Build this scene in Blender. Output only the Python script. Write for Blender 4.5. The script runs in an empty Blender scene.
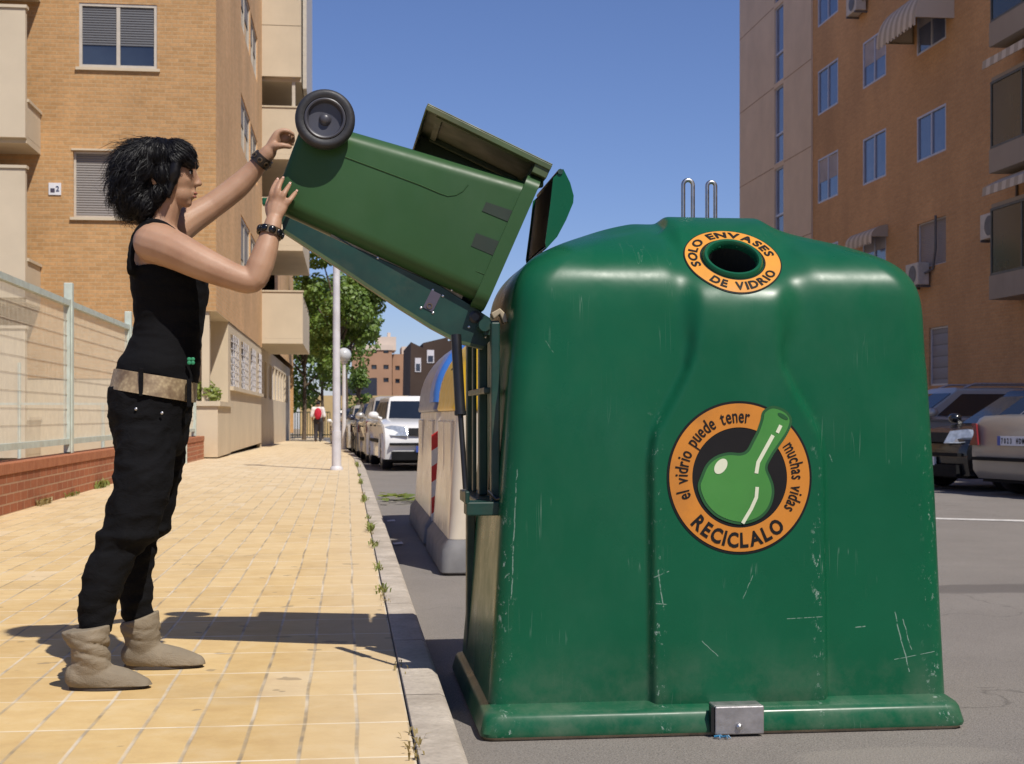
import bpy, bmesh, math, random
from mathutils import Vector, Matrix, noise
from mathutils.bvhtree import BVHTree
R = math.radians
random.seed(7)
scene = bpy.context.scene
col = scene.collection

# ------------------------------------------------------------------ camera model (used to measure real positions)
CAMZ, FPX, CX, CY = 0.83, 1400.0, 512.0, 416.0
YAW = math.atan(165.0 / FPX)
SN, CS = math.sin(YAW), math.cos(YAW)
def W(px, py, Y):                       # point on the plane y = Y
    t = (px - CX) / FPX
    X = Y * (SN + t * CS) / (CS - t * SN)
    d = Y * CS + X * SN
    return Vector((X, Y, CAMZ - (py - CY) / FPX * d))
def WX(px, py, X):                      # point on the plane x = X
    t = (px - CX) / FPX
    Y = X * (CS - t * SN) / (SN + t * CS)
    d = Y * CS + X * SN
    return Vector((X, Y, CAMZ - (py - CY) / FPX * d))
def gz(Y):                              # the street falls slightly beyond 25 m
    return -0.008 * max(0.0, Y - 25.0)
KERB = 0.12

# ------------------------------------------------------------------ mesh builder
class MB:
    def __init__(s): s.v = []; s.f = []; s.m = []; s.cur = 0
    def add(s, vs, fs):
        b = len(s.v); s.v += [tuple(x) for x in vs]
        for f in fs: s.f.append(tuple(i + b for i in f)); s.m.append(s.cur)
    def box(s, x0, x1, y0, y1, z0, z1):
        s.obox(Vector((0,0,0)), Vector((1,0,0)), Vector((0,1,0)), Vector((0,0,1)), x0,x1,y0,y1,z0,z1)
    def obox(s, o, U, V, N, u0,u1,v0,v1,n0,n1):
        vs = [o + U*u + V*v + N*n for n in (n0,n1) for v in (v0,v1) for u in (u0,u1)]
        fs = [(0,2,3,1),(4,5,7,6),(0,1,5,4),(2,6,7,3),(0,4,6,2),(1,3,7,5)]
        if U.cross(V).dot(N) < 0: fs = [f[::-1] for f in fs]
        s.add(vs, fs)
    def quad(s, a,b,c,d): s.add([a,b,c,d], [(0,1,2,3)])
    def tube(s, pts, rad, n=10, caps=True, closed=False):
        pts = [Vector(p) for p in pts]
        if not hasattr(rad, '__len__'): rad = [rad]*len(pts)
        rings = []; up = None
        for i,p in enumerate(pts):
            if closed: t = pts[(i+1)%len(pts)] - pts[i-1]
            else: t = pts[min(i+1,len(pts)-1)] - pts[max(i-1,0)]
            if t.length < 1e-9: t = Vector((0,0,1))
            t.normalize()
            if up is None:
                up = Vector((0,0,1)) if abs(t.z) < .9 else Vector((1,0,0))
            a = (up - t*up.dot(t))
            if a.length < 1e-6: a = Vector((1,0,0)) - t*t.x
            a.normalize(); up = a; b = t.cross(a)
            rings.append([p + (a*math.cos(2*math.pi*k/n) + b*math.sin(2*math.pi*k/n))*rad[i] for k in range(n)])
        s.loft(rings, caps and not closed, closed)
    def chain(s, pts, rad, n=14):
        """tapered limb with round ends"""
        pts = [Vector(p) for p in pts]; rad = list(rad)
        P = []; Q = []
        t0 = (pts[0]-pts[1]).normalized(); t1 = (pts[-1]-pts[-2]).normalized()
        for a in (80,55,28): P.append(pts[0] + t0*rad[0]*math.sin(R(a))); Q.append(rad[0]*math.cos(R(a)))
        # smooth the path
        m = len(pts)
        for i in range(m-1):
            p0 = pts[max(i-1,0)]; p1 = pts[i]; p2 = pts[i+1]; p3 = pts[min(i+2,m-1)]
            for k in range(4):
                u = k/4
                P.append(.5*((2*p1)+(-p0+p2)*u+(2*p0-5*p1+4*p2-p3)*u*u+(-p0+3*p1-3*p2+p3)*u**3))
                Q.append(rad[i]*(1-u)+rad[i+1]*u)
        P.append(pts[-1]); Q.append(rad[-1])
        for a in (28,55,80): P.append(pts[-1] + t1*rad[-1]*math.sin(R(a))); Q.append(rad[-1]*math.cos(R(a)))
        s.tube(P, Q, n)
    def loft(s, rings, caps=True, closed=False):
        n = len(rings[0]); vs = [p for r in rings for p in r]; fs = []
        m = len(rings)
        for i in range(m if closed else m-1):
            j = (i+1) % m
            for k in range(n):
                k2 = (k+1)%n
                fs.append((i*n+k, i*n+k2, j*n+k2, j*n+k))
        if caps:
            fs.append(tuple(range(n))[::-1]); fs.append(tuple((m-1)*n+k for k in range(n)))
        s.add(vs, fs)
    def ellipsoid(s, c, rx, ry, rz, n=20, m=12, rot=None):
        c = Vector(c); rings = []
        for i in range(1, m):
            a = math.pi*i/m
            ring = []
            for k in range(n):
                b = 2*math.pi*k/n
                p = Vector((rx*math.sin(a)*math.cos(b), ry*math.sin(a)*math.sin(b), -rz*math.cos(a)))
                if rot: p = rot @ p
                ring.append(c+p)
            rings.append(ring)
        s.loft(rings, True)
    def prism(s, poly, d):
        """closed polygon (3D points) extruded by vector d"""
        n = len(poly); poly = [Vector(p) for p in poly]; d = Vector(d)
        vs = poly + [p+d for p in poly]
        fs = [tuple(range(n)), tuple(range(2*n-1, n-1, -1))]
        for k in range(n):
            k2 = (k+1)%n; fs.append((k, n+k, n+k2, k2))
        s.add(vs, fs)
    def lathe(s, c, axis, prof, n=32, closed=False):
        """prof: list of (r, h) along the axis"""
        c = Vector(c); axis = Vector(axis).normalized()
        a = axis.orthogonal().normalized(); b = axis.cross(a)
        rings = [[c + axis*h + (a*math.cos(2*math.pi*k/n)+b*math.sin(2*math.pi*k/n))*max(r,1e-4) for k in range(n)] for r,h in prof]
        s.loft(rings, not closed, closed)
    def build(s, name, mats, parent=None, smooth=None, bevel=0, fix=True):
        me = bpy.data.meshes.new(name)
        me.from_pydata(s.v, [], s.f)
        if not isinstance(mats, (list,tuple)): mats = [mats]
        for m in mats: me.materials.append(m)
        me.polygons.foreach_set('material_index', s.m)
        if fix:
            bm = bmesh.new(); bm.from_mesh(me)
            bmesh.ops.recalc_face_normals(bm, faces=bm.faces)
            bm.to_mesh(me); bm.free()
        me.update()
        o = bpy.data.objects.new(name, me); col.objects.link(o)
        if smooth is not None:
            me.shade_smooth(); me.set_sharp_from_angle(angle=R(smooth))
        if bevel:
            b = o.modifiers.new('bevel', 'BEVEL'); b.width = bevel; b.segments = 2; b.limit_method = 'ANGLE'; b.angle_limit = R(35)
        if parent: attach(o, parent)
        return o
def attach(o, parent):
    o.parent = parent
    o.matrix_parent_inverse = Matrix.Translation(parent.location).inverted() if parent.get('_world') else Matrix.Identity(4)
    if parent.type == 'MESH': o.matrix_parent_inverse = Matrix.Identity(4)
def thing(name, label, cat, loc=(0,0,0), rz=0, group=None, world=True):
    o = bpy.data.objects.new(name, None); col.objects.link(o)
    o.empty_display_size = .2
    o.location = loc; o.rotation_euler = (0,0,rz)
    if world: o['_world'] = 1
    o['label'] = label; o['category'] = cat
    if group: o['group'] = group
    return o
def tag(o, label, cat, group=None, kind=None):
    o['label'] = label; o['category'] = cat
    if group: o['group'] = group
    if kind: o['kind'] = kind
    return o
def struct(o): o['kind'] = 'structure'; return o

def remesh(o, vox, smooth=4, fac=.5, fn=None, shade=True):
    m = o.modifiers.new('r', 'REMESH'); m.mode = 'VOXEL'; m.voxel_size = vox
    if smooth:
        m = o.modifiers.new('s', 'SMOOTH'); m.iterations = smooth; m.factor = fac
    dg = bpy.context.evaluated_depsgraph_get()
    me = bpy.data.meshes.new_from_object(o.evaluated_get(dg))
    old = o.data; o.modifiers.clear(); me.name = old.name
    mats = list(old.materials)
    o.data = me
    me.materials.clear()
    for mm in mats: me.materials.append(mm)
    me.polygons.foreach_set('material_index', [0]*len(me.polygons))
    if fn:
        nn = [v.normal.copy() for v in me.vertices]
        for v, n in zip(me.vertices, nn):
            v.co = v.co + n * fn(v.co)
    me.update()
    if shade: me.shade_smooth()
    return o

# ------------------------------------------------------------------ materials
class NT:
    def __init__(s, name):
        s.m = bpy.data.materials.new(name); s.m.use_nodes = True
        s.t = s.m.node_tree; s.b = s.t.nodes['Principled BSDF']
    def n(s, typ, **k):
        x = s.t.nodes.new(typ)
        for a,v in k.items(): setattr(x, a, v)
        return x
    def l(s, a, b): s.t.links.new(a, b)
    def set(s, sock, v):
        if isinstance(v, bpy.types.NodeSocket): s.l(v, sock)
        else: sock.default_value = v
    def math(s, op, a, b=0.0, c=None, clamp=False):
        x = s.n('ShaderNodeMath', operation=op, use_clamp=clamp)
        s.set(x.inputs[0], a); s.set(x.inputs[1], b)
        if c is not None: s.set(x.inputs[2], c)
        return x.outputs[0]
    def co(s, scale=(1,1,1), loc=(0,0,0), rot=(0,0,0)):
        tc = s.n('ShaderNodeTexCoord'); mp = s.n('ShaderNodeMapping')
        mp.inputs['Scale'].default_value = scale; mp.inputs['Location'].default_value = loc; mp.inputs['Rotation'].default_value = rot
        s.l(tc.outputs['Object'], mp.inputs[0]); return mp.outputs[0]
    def xyz(s):
        tc = s.n('ShaderNodeTexCoord'); sp = s.n('ShaderNodeSeparateXYZ'); s.l(tc.outputs['Object'], sp.inputs[0])
        return sp.outputs
    def noise(s, scale, detail=4, rough=.55, vec=None, dist=0):
        x = s.n('ShaderNodeTexNoise'); x.inputs['Scale'].default_value = scale; x.inputs['Detail'].default_value = detail
        x.inputs['Roughness'].default_value = rough; x.inputs['Distortion'].default_value = dist
        s.l(vec if vec is not None else s.co(), x.inputs['Vector']); return x.outputs['Fac']
    def ramp(s, f, stops):
        x = s.n('ShaderNodeValToRGB'); s.l(f, x.inputs[0]); cr = x.color_ramp
        while len(cr.elements) < len(stops): cr.elements.new(.5)
        for e,(p,c) in zip(cr.elements, stops):
            e.position = p; e.color = (c,c,c,1) if not hasattr(c,'__len__') else tuple(c)+(1,)
        return x.outputs[0]
    def mix(s, f, a, b, mode='MIX'):
        x = s.n('ShaderNodeMix', data_type='RGBA', blend_type=mode)
        s.set(x.inputs[0], f)
        for i,v in ((6,a),(7,b)):
            if isinstance(v, bpy.types.NodeSocket): s.l(v, x.inputs[i])
            else: x.inputs[i].default_value = tuple(v)+(1,)
        return x.outputs[2]
    def maprange(s, v, a,b,c,d):
        x = s.n('ShaderNodeMapRange'); s.set(x.inputs[0], v)
        for i,k in zip((1,2,3,4),(a,b,c,d)): x.inputs[i].default_value = k
        return x.outputs[0]
    def bump(s, h, strength=.3, dist=.01):
        x = s.n('ShaderNodeBump'); x.inputs['Strength'].default_value = strength; x.inputs['Distance'].default_value = dist
        s.l(h, x.inputs['Height']); s.l(x.outputs[0], s.b.inputs['Normal'])
    def base(s, c): s.set(s.b.inputs['Base Color'], c if isinstance(c, bpy.types.NodeSocket) else tuple(c)+(1,))
    def p(s, **k):
        for a,v in k.items(): s.set(s.b.inputs[a.replace('_',' ')], v)
def simple(name, c, rough=.6, metal=0.0, var=.18, scale=6, bump=0.0, bscale=80, spec=.5, dirt=None):
    t = NT(name)
    f = t.noise(scale, 5)
    lo = tuple(x*(1-var) for x in c); hi = tuple(min(1,x*(1+var)) for x in c)
    cc = t.ramp(f, [(.3,lo),(.7,hi)])
    if dirt:
        d = t.ramp(t.noise(scale*.35, 6, .65), [(.5,0),(.72,1)])
        cc = t.mix(t.math('MULTIPLY', d, dirt[1]), cc, dirt[0])
    t.base(cc)
    t.set(t.b.inputs['Roughness'], t.maprange(t.noise(scale*2.3,3), .3,.7, max(.02,rough-.07), min(1,rough+.07)))
    t.p(Metallic=metal); t.b.inputs['Specular IOR Level'].default_value = spec
    if bump: t.bump(t.noise(bscale, 4), bump, .006)
    return t.m
M = {}
def brick(name, axis, c1, c2, mort, bw=.25, rh=.078, msize=.009, bumpd=.35):
    t = NT(name); o = t.xyz()
    cb = t.n('ShaderNodeCombineXYZ'); t.l(o[axis], cb.inputs[0]); t.l(o[2], cb.inputs[1])
    b = t.n('ShaderNodeTexBrick'); b.offset = .5
    t.l(cb.outputs[0], b.inputs['Vector'])
    b.inputs['Scale'].default_value = 1; b.inputs['Brick Width'].default_value = bw; b.inputs['Row Height'].default_value = rh
    b.inputs['Mortar Size'].default_value = msize; b.inputs['Mortar Smooth'].default_value = .2; b.inputs['Bias'].default_value = .0
    b.inputs['Color1'].default_value = c1+(1,); b.inputs['Color2'].default_value = c2+(1,); b.inputs['Mortar'].default_value = mort+(1,)
    big = t.maprange(t.noise(.35, 5), .3,.7,.86,1.12)
    fine = t.maprange(t.noise(14, 4), .3,.7,.9,1.1)
    streak = t.maprange(t.noise(1.2, 4, .6, t.co((1,1,.12))), .3,.7,.93,1.06)
    k = t.math('MULTIPLY', t.math('MULTIPLY', big, fine), streak)
    c = t.n('ShaderNodeVectorMath', operation='SCALE'); t.l(b.outputs['Color'], c.inputs[0]); t.l(k, c.inputs['Scale'])
    t.l(c.outputs[0], t.b.inputs['Base Color'])
    t.p(Roughness=.85)
    t.bump(t.math('SUBTRACT', t.noise(40,3), t.math('MULTIPLY', b.outputs['Fac'], 1.5)), bumpd, .008)
    return t.m
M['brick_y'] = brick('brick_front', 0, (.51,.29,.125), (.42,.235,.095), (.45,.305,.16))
M['brick_x'] = brick('brick_side_lightened', 1, (.68,.40,.19), (.60,.34,.15), (.60,.43,.25))  # same brick, lightened in its colour to make up for the grazing sun
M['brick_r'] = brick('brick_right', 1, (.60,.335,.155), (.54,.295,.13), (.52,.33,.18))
M['brick_low'] = brick('red_brick', 1, (.38,.125,.05), (.30,.09,.035), (.42,.25,.15), .26, .085, .008)

def plaster(name, c, streaks=.5):
    t = NT(name)
    a = t.ramp(t.noise(.8, 6, .6), [(.3, tuple(x*.9 for x in c)), (.7, tuple(min(1,x*1.05) for x in c))])
    st = t.ramp(t.noise(2.2, 5, .65, t.co((1,1,.07))), [(.55,0),(.8,1)])
    a = t.mix(t.math('MULTIPLY', st, streaks*.35), a, tuple(x*.55 for x in c))
    z = t.xyz()[2]
    low = t.math('MULTIPLY', t.maprange(z, 0,.6,1,0), t.ramp(t.noise(3,5,.7), [(.35,0),(.7,1)]))
    a = t.mix(t.math('MULTIPLY', low, .45), a, (.42,.26,.12))
    t.base(a); t.p(Roughness=.9); t.bump(t.noise(60,4), .25, .006); return t.m
M['plaster'] = plaster('beige_render', (.60,.50,.36))
M['plaster_r'] = plaster('pinkish_render', (.70,.56,.43), .3)
M['plaster_bal'] = plaster('balcony_concrete', (.58,.49,.36))
M['concrete_r'] = plaster('grey_concrete', (.36,.30,.24), .9)
M['frame_dark'] = simple('dark_balcony_frame', (.10,.095,.075), .5, var=.2)
t = NT('dark_balcony_glass'); t.base(t.ramp(t.noise(.9,3),[(.3,(.02,.026,.024)),(.7,(.05,.055,.045))])); t.p(Roughness=.12); M['glass_dark'] = t.m

# yellow paving: 0.141 m columns, 0.39 m rows
t = NT('yellow_paving'); o = t.xyz()
wob = t.math('MULTIPLY', t.math('SUBTRACT', t.noise(1.1,2), .5), .018)
xx = t.math('ADD', t.math('DIVIDE', t.math('ADD', t.math('SUBTRACT', o[0], .166), wob), .141), 200.0)
yy = t.math('ADD', t.math('DIVIDE', o[1], .39), 100.0 - .77)
def joint(v, h):   # 1 on the joint
    fr = t.math('FRACT', v); d = t.math('ABSOLUTE', t.math('SUBTRACT', fr, .5))
    return t.math('SMOOTH_MIN', t.math('MULTIPLY', t.math('MAXIMUM', t.math('SUBTRACT', d, .5-h), 0.0), 1.6/h), 1.0, .1)
jn = t.noise(9, 3)
jx = t.math('MULTIPLY', joint(xx, .05), t.maprange(jn, .3,.6,.35,1.0), clamp=True)
jy = t.math('MULTIPLY', joint(yy, .021), t.maprange(t.noise(4,4,.6), .35,.6,.12,.95), clamp=True)
cb = t.n('ShaderNodeCombineXYZ'); t.l(t.math('FLOOR', xx), cb.inputs[0]); t.l(t.math('FLOOR', yy), cb.inputs[1])
wn = t.n('ShaderNodeTexWhiteNoise', noise_dimensions='2D'); t.l(cb.outputs[0], wn.inputs['Vector'])
rnd = wn.outputs['Value']
c = t.ramp(rnd, [(0,(.50,.335,.14)), (.5,(.60,.42,.185)), (.97,(.66,.475,.225)), (.985,(.67,.54,.36))])
mott = t.ramp(t.noise(7, 6, .65), [(.32,(.50,.325,.135)), (.5,(.61,.425,.185)), (.7,(.67,.515,.295))])
c = t.mix(.5, c, mott)
far = t.maprange(o[1], 5, 22, 0, .72)                         # tiles turn paler with distance along the street
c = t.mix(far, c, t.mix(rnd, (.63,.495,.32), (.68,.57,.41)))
edge = t.math('MULTIPLY', t.math('GREATER_THAN', xx, 198.6), .0)
last = t.math('MULTIPLY', t.maprange(o[0], -.25, .15, 0, .6), 1.0)
c = t.mix(last, c, (.60,.475,.31))
grime = t.ramp(t.noise(1.6, 7, .7), [(.5,0),(.8,1)])
c = t.mix(t.math('MULTIPLY', grime, .5), c, (.38,.275,.15))
c = t.mix(t.math('MULTIPLY', t.ramp(t.noise(26,4,.7),[(.6,0),(.78,1)]), .3), c, (.40,.27,.12))
gum = t.math('MULTIPLY', t.ramp(t.noise(8.5,2,.4, t.co(loc=(7,3,1))), [(.715,0),(.735,1)]), .55)
c = t.mix(gum, c, (.20,.15,.10))
jc = t.mix(t.ramp(t.noise(2.3,4,.6), [(.4,0),(.6,1)]), (.27,.215,.145), (.62,.54,.42))
c = t.mix(t.math('MULTIPLY', jx, .95), c, jc)
c = t.mix(t.math('MULTIPLY', jy, .9), c, (.76,.68,.53))
t.base(c); t.p(Roughness=.8)
t.bump(t.math('SUBTRACT', t.math('MULTIPLY', t.noise(120,4), .4), t.math('MAXIMUM', jx, t.math('MULTIPLY', jy,.5))), .35, .006)
M['paving'] = t.m

t = NT('kerb_stone')
c = t.ramp(t.noise(3, 7, .7), [(.3,(.30,.255,.205)), (.55,(.46,.40,.33)), (.75,(.64,.57,.48))])
c = t.mix(t.math('MULTIPLY', t.ramp(t.noise(70,3),[(.45,0),(.7,1)]),.3), c, (.2,.17,.14))
ky = t.xyz()[1]
kj = t.math('LESS_THAN', t.math('ABSOLUTE', t.math('SUBTRACT', t.math('FRACT', t.math('ADD', t.math('DIVIDE', ky, 1.02), .42)), .5)), .006)
c = t.mix(t.math('MULTIPLY', kj, .8), c, (.12,.10,.08))
t.base(c); t.p(Roughness=.9); t.bump(t.noise(40,6), .5, .01); M['kerb'] = t.m

t = NT('asphalt')
c = t.ramp(t.noise(1.1, 7, .65), [(.3,(.155,.136,.12)), (.6,(.20,.178,.157)), (.8,(.25,.22,.195))])
sp = t.ramp(t.noise(160, 2, .6), [(.38,0),(.62,1)])
c = t.mix(t.math('MULTIPLY', sp, .5), c, (.29,.265,.24))
c = t.mix(t.math('MULTIPLY', t.ramp(t.noise(210,2,.5, t.co(loc=(3,1,2))), [(.55,0),(.66,1)]), .6), c, (.06,.055,.05))
o = t.xyz()
def blob(cx, cy, rx, ry, k, colr, cc):
    dx = t.math('DIVIDE', t.math('SUBTRACT', o[0], cx), rx); dy = t.math('DIVIDE', t.math('SUBTRACT', o[1], cy), ry)
    d = t.math('ADD', t.math('SQRT', t.math('ADD', t.math('MULTIPLY', dx,dx), t.math('MULTIPLY', dy,dy))), t.math('MULTIPLY', t.math('SUBTRACT', t.noise(6,5),.5), .7))
    return t.mix(t.math('MULTIPLY', t.maprange(d, .75,1.0,1,0), k), cc, colr)
c = blob(3.55, 7.35, .72, .22, .55, (.07,.06,.055), c)
c = blob(2.35, 3.6, .5, .35, .3, (.10,.09,.08), c)
c = blob(1.55, 3.75, .35, .12, .3, (.30,.27,.23), c)
crk = t.n('ShaderNodeTexVoronoi', feature='DISTANCE_TO_EDGE'); crk.inputs['Scale'].default_value = .55
mpx = t.n('ShaderNodeVectorMath', operation='ADD'); t.l(t.co(), mpx.inputs[0])
nz = t.n('ShaderNodeTexNoise'); nz.inputs['Scale'].default_value = 2.2; nz.inputs['Detail'].default_value = 6; t.l(t.co(), nz.inputs['Vector']); t.l(nz.outputs['Color'], mpx.inputs[1]); t.l(mpx.outputs[0], crk.inputs['Vector'])
cr = t.math('MULTIPLY', t.maprange(crk.outputs['Distance'], 0,.008,1,0), t.ramp(t.noise(.7,2),[(.45,0),(.6,1)]))
c = t.mix(t.math('MULTIPLY', cr, .45), c, (.05,.045,.04))
t.base(c); t.p(Roughness=.85); t.bump(t.noise(170,3), .55, .008); M['asphalt'] = t.m
M['earth'] = simple('dry_earth', (.30,.23,.15), .95, var=.3, scale=.8, bump=.4)
M['paint_line'] = simple('road_paint', (.55,.53,.50), .7, var=.25, scale=12, bump=.3)

# container plastic
def plastic(name, c, scuff=True, rough=.36):
    t = NT(name); o = t.xyz()
    a = t.ramp(t.noise(1.6, 6, .6), [(.3, tuple(x*.88 for x in c)), (.7, tuple(x*1.12 for x in c))])
    haze = t.ramp(t.noise(2.2, 6, .7, t.co((1,1,.5))), [(.48,0),(.75,1)])
    a = t.mix(t.math('MULTIPLY', haze, .09), a, (.12,.19,.15))
    if scuff:
        def band(x0, w): return t.maprange(t.math('ABSOLUTE', t.math('SUBTRACT', o[0], x0)), 0, w, 1, 0)
        bands = t.math('MAXIMUM', t.math('MAXIMUM', band(.925,.03), band(1.425,.028)), t.math('MAXIMUM', band(.465,.045), band(1.80,.05)))
        bands = t.math('MULTIPLY', t.math('MULTIPLY', bands, t.maprange(o[2], .55,.95,1,0)), t.ramp(t.noise(5,3,.6), [(.38,.15),(.6,1)]))
        rag = t.ramp(t.noise(46, 6, .8, t.co((1.1,1,.75))), [(.585,0),(.64,1)])
        s1 = t.math('MULTIPLY', bands, rag)
        def scr(rot, sc, thr, amt):
            n = t.noise(sc, 2, .5, t.co((1,.2,.035), rot=rot)); m = t.noise(3.1, 3, .5, t.co(loc=(rot[1]*3,2,1)))
            l = t.maprange(t.math('ABSOLUTE', t.math('SUBTRACT', n, .5)), 0,.006,1,0)
            return t.math('MULTIPLY', t.math('MULTIPLY', l, t.ramp(m, [(thr,0),(thr+.06,1)])), amt)
        s2 = t.math('MAXIMUM', scr((0,.3,0), 30, .63, .3), scr((0,1.25,0), 26, .64, .3))
        s2 = t.math('MAXIMUM', s2, scr((0,-.7,0), 34, .66, .3))
        wn1 = t.math('MULTIPLY', t.math('SUBTRACT', t.noise(23,3), .5), .012); brk = t.ramp(t.noise(60,3,.7), [(.38,0),(.52,1)])
        segs = None
        for (xa,ya,xb,yb,wd_) in ((897,613,910,672,.0016),(905,620,913,650,.0012),(658,570,662,606,.0018),(655,603,668,604,.0014),(654,577,668,571,.0013),(786,618,821,616,.001),(896,660,936,652,.001),(858,628,867,627,.0016),(519,470,512,600,.0016),(834,455,836,462,.0014),(548,340,556,352,.001),(700,640,716,655,.0009),(742,598,752,575,.0009)):
            A_, B_ = W(xa,ya,4.13), W(xb,yb,4.13); dx, dz = B_.x-A_.x, B_.z-A_.z; L2 = dx*dx+dz*dz
            px_ = t.math('SUBTRACT', t.math('ADD', o[0], wn1), A_.x); pz_ = t.math('SUBTRACT', o[2], A_.z)
            h_ = t.math('DIVIDE', t.math('ADD', t.math('MULTIPLY', px_, dx), t.math('MULTIPLY', pz_, dz)), L2, clamp=True)
            ex_ = t.math('SUBTRACT', px_, t.math('MULTIPLY', h_, dx)); ez_ = t.math('SUBTRACT', pz_, t.math('MULTIPLY', h_, dz))
            dd = t.math('SQRT', t.math('ADD', t.math('MULTIPLY', ex_, ex_), t.math('MULTIPLY', ez_, ez_)))
            sg = t.maprange(dd, wd_*.4, wd_*1.4, 1, 0)
            segs = sg if segs is None else t.math('MAXIMUM', segs, sg)
        segs = t.math('MULTIPLY', t.math('MULTIPLY', segs, brk), t.math('LESS_THAN', o[1], 4.4))
        s2 = t.math('MAXIMUM', s2, t.math('MULTIPLY', segs, .5))
        s = t.math('MAXIMUM', t.math('MULTIPLY', s1, .75), t.math('MULTIPLY', s2, t.maprange(o[2], .2,.9,1,.5)))
        a = t.mix(s, a, (.42,.50,.45))
        dust = t.math('MULTIPLY', t.maprange(o[2], -.1,.16,.8,0), t.ramp(t.noise(6,6,.7), [(.4,0),(.75,1)]))
        a = t.mix(t.math('MULTIPLY', dust, .5), a, (.22,.22,.17))
    t.base(a); t.b.inputs['Specular IOR Level'].default_value = .22
    t.set(t.b.inputs['Roughness'], t.maprange(t.noise(4,6,.65), .3,.7, rough-.08, rough+.14))
    t.bump(t.noise(7, 3), .05, .02)
    return t.m
M['green_body'] = plastic('container_green', (.0050,.086,.039), True, .30)
M['green_steel'] = simple('painted_green_steel', (.005,.036,.026), .45, var=.25, scale=9, dirt=((.15,.12,.07),.35))
M['bin_green'] = plastic('bin_green', (.031,.082,.028), False, .36)
M['bin_lid_in'] = simple('bin_lid_green', (.050,.080,.030), .5, var=.25, scale=7, dirt=((.16,.11,.05),.5))
M['bin_dark'] = simple('bin_recess_shade', (.012,.024,.014), .6, var=.2)  # darker copy of the plastic, painting the shade in recesses and grooves
M['inside'] = simple('interior_shade', (.012,.014,.012), .8, var=.3)  # near-black painted for the shade inside the throat and slot
M['inside_brown'] = simple('brown_interior', (.05,.04,.03), .75, var=.4, scale=5)
M['rubber'] = simple('rubber', (.022,.022,.026), .55, var=.25, scale=12, bump=.15)
M['hub'] = simple('hub_plastic', (.055,.055,.068), .38, var=.2)
M['galv'] = simple('galvanised_steel', (.48,.48,.49), .34, 1.0, var=.15, scale=20)
M['lockplate'] = simple('zinc_plate', (.45,.43,.43), .45, .85, var=.15, scale=25, bump=.1)
M['black_metal'] = simple('black_metal', (.012,.012,.013), .35, var=.2)
M['steel_dirty'] = simple('dirty_steel', (.34,.28,.19), .6, .3, var=.3, scale=14)
M['sticker_orange'] = simple('orange_vinyl', (.53,.20,.03), .5, spec=.25, var=.06, scale=10, dirt=((.24,.11,.04),.5))
M['sticker_yellow'] = simple('yellow_orange_vinyl', (.62,.27,.04), .55, spec=.2, var=.06, scale=10, dirt=((.34,.16,.05),.4))
M['sticker_black'] = simple('black_vinyl', (.012,.011,.012), .6, spec=.15, var=.15)
M['sticker_green'] = simple('green_vinyl', (.055,.215,.042), .35, var=.08)
M['sticker_dgreen'] = simple('dark_green_vinyl', (.018,.085,.025), .35, var=.08)
M['sticker_cream'] = simple('cream_vinyl', (.62,.64,.48), .4, var=.06)
M['blue_rag'] = simple('blue_plastic_scrap', (.03,.16,.30), .5, var=.3, scale=30)

# people
t = NT('skin'); f = t.noise(9,5)
t.base(t.ramp(f, [(.3,(.33,.18,.11)), (.5,(.39,.225,.14)), (.7,(.43,.26,.17))])); t.p(Roughness=.52)
t.b.inputs['Subsurface Weight'].default_value = .12; t.b.inputs['Subsurface Radius'].default_value = (.012,.005,.003); t.b.inputs['Subsurface Scale'].default_value = .6
t.bump(t.noise(210,4,.7), .22, .003); M['skin'] = t.m
M['lip'] = simple('lips', (.36,.13,.10), .4, var=.1)
M['nail'] = simple('nails', (.50,.30,.23), .3, var=.05)
M['hair'] = simple('black_hair', (.005,.0045,.006), .5, var=.3, scale=30, spec=.28)
def cloth(name, c, wr=.4, sc=300):
    t = NT(name); t.base(t.ramp(t.noise(5,6,.6), [(.3,tuple(x*.75 for x in c)),(.7,tuple(x*1.3 for x in c))]))
    t.p(Roughness=.9); t.b.inputs['Specular IOR Level'].default_value = .12
    w = t.noise(16, 5, .6, t.co((1,1,1.7)), .6)
    t.bump(t.math('ADD', t.math('MULTIPLY', w, 2.0), t.math('MULTIPLY', t.noise(sc,2), .25)), wr, .01); return t.m
M['shirt'] = cloth('black_jersey', (.0055,.0055,.0065), .2)
M['trousers'] = cloth('black_cotton', (.0055,.0055,.0065), .4)
M['suede'] = cloth('taupe_suede', (.215,.178,.13), .4)
M['sole'] = simple('boot_sole', (.05,.04,.035), .8)
t = NT('snakeskin_belt'); v = t.n('ShaderNodeTexVoronoi'); v.inputs['Scale'].default_value = 95; t.l(t.co(), v.inputs['Vector'])
t.base(t.mix(t.ramp(t.noise(16,4),[(.45,0),(.62,1)]), t.ramp(v.outputs['Distance'],[(0,(.42,.33,.20)),(.7,(.27,.20,.12))]), (.15,.10,.06))); t.p(Roughness=.5); M['belt'] = t.m
M['leather'] = simple('brown_leather', (.028,.02,.015), .45, var=.3, scale=40)
M['bead'] = simple('black_bead', (.006,.006,.008), .12)
M['bead_set'] = simple('bronze', (.17,.12,.075), .4, .7, var=.3, scale=60)
M['eye_white'] = simple('eye_white', (.62,.58,.54), .2); M['iris'] = simple('iris', (.02,.012,.008), .15)
M['red_cloth'] = simple('red_fabric', (.50,.012,.035), .8); M['white_cloth'] = simple('white_fabric', (.72,.68,.66), .8)
M['dark_cloth'] = simple('dark_fabric', (.03,.026,.03), .85); M['brown_skin'] = simple('tan_skin', (.30,.16,.10), .6)

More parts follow.
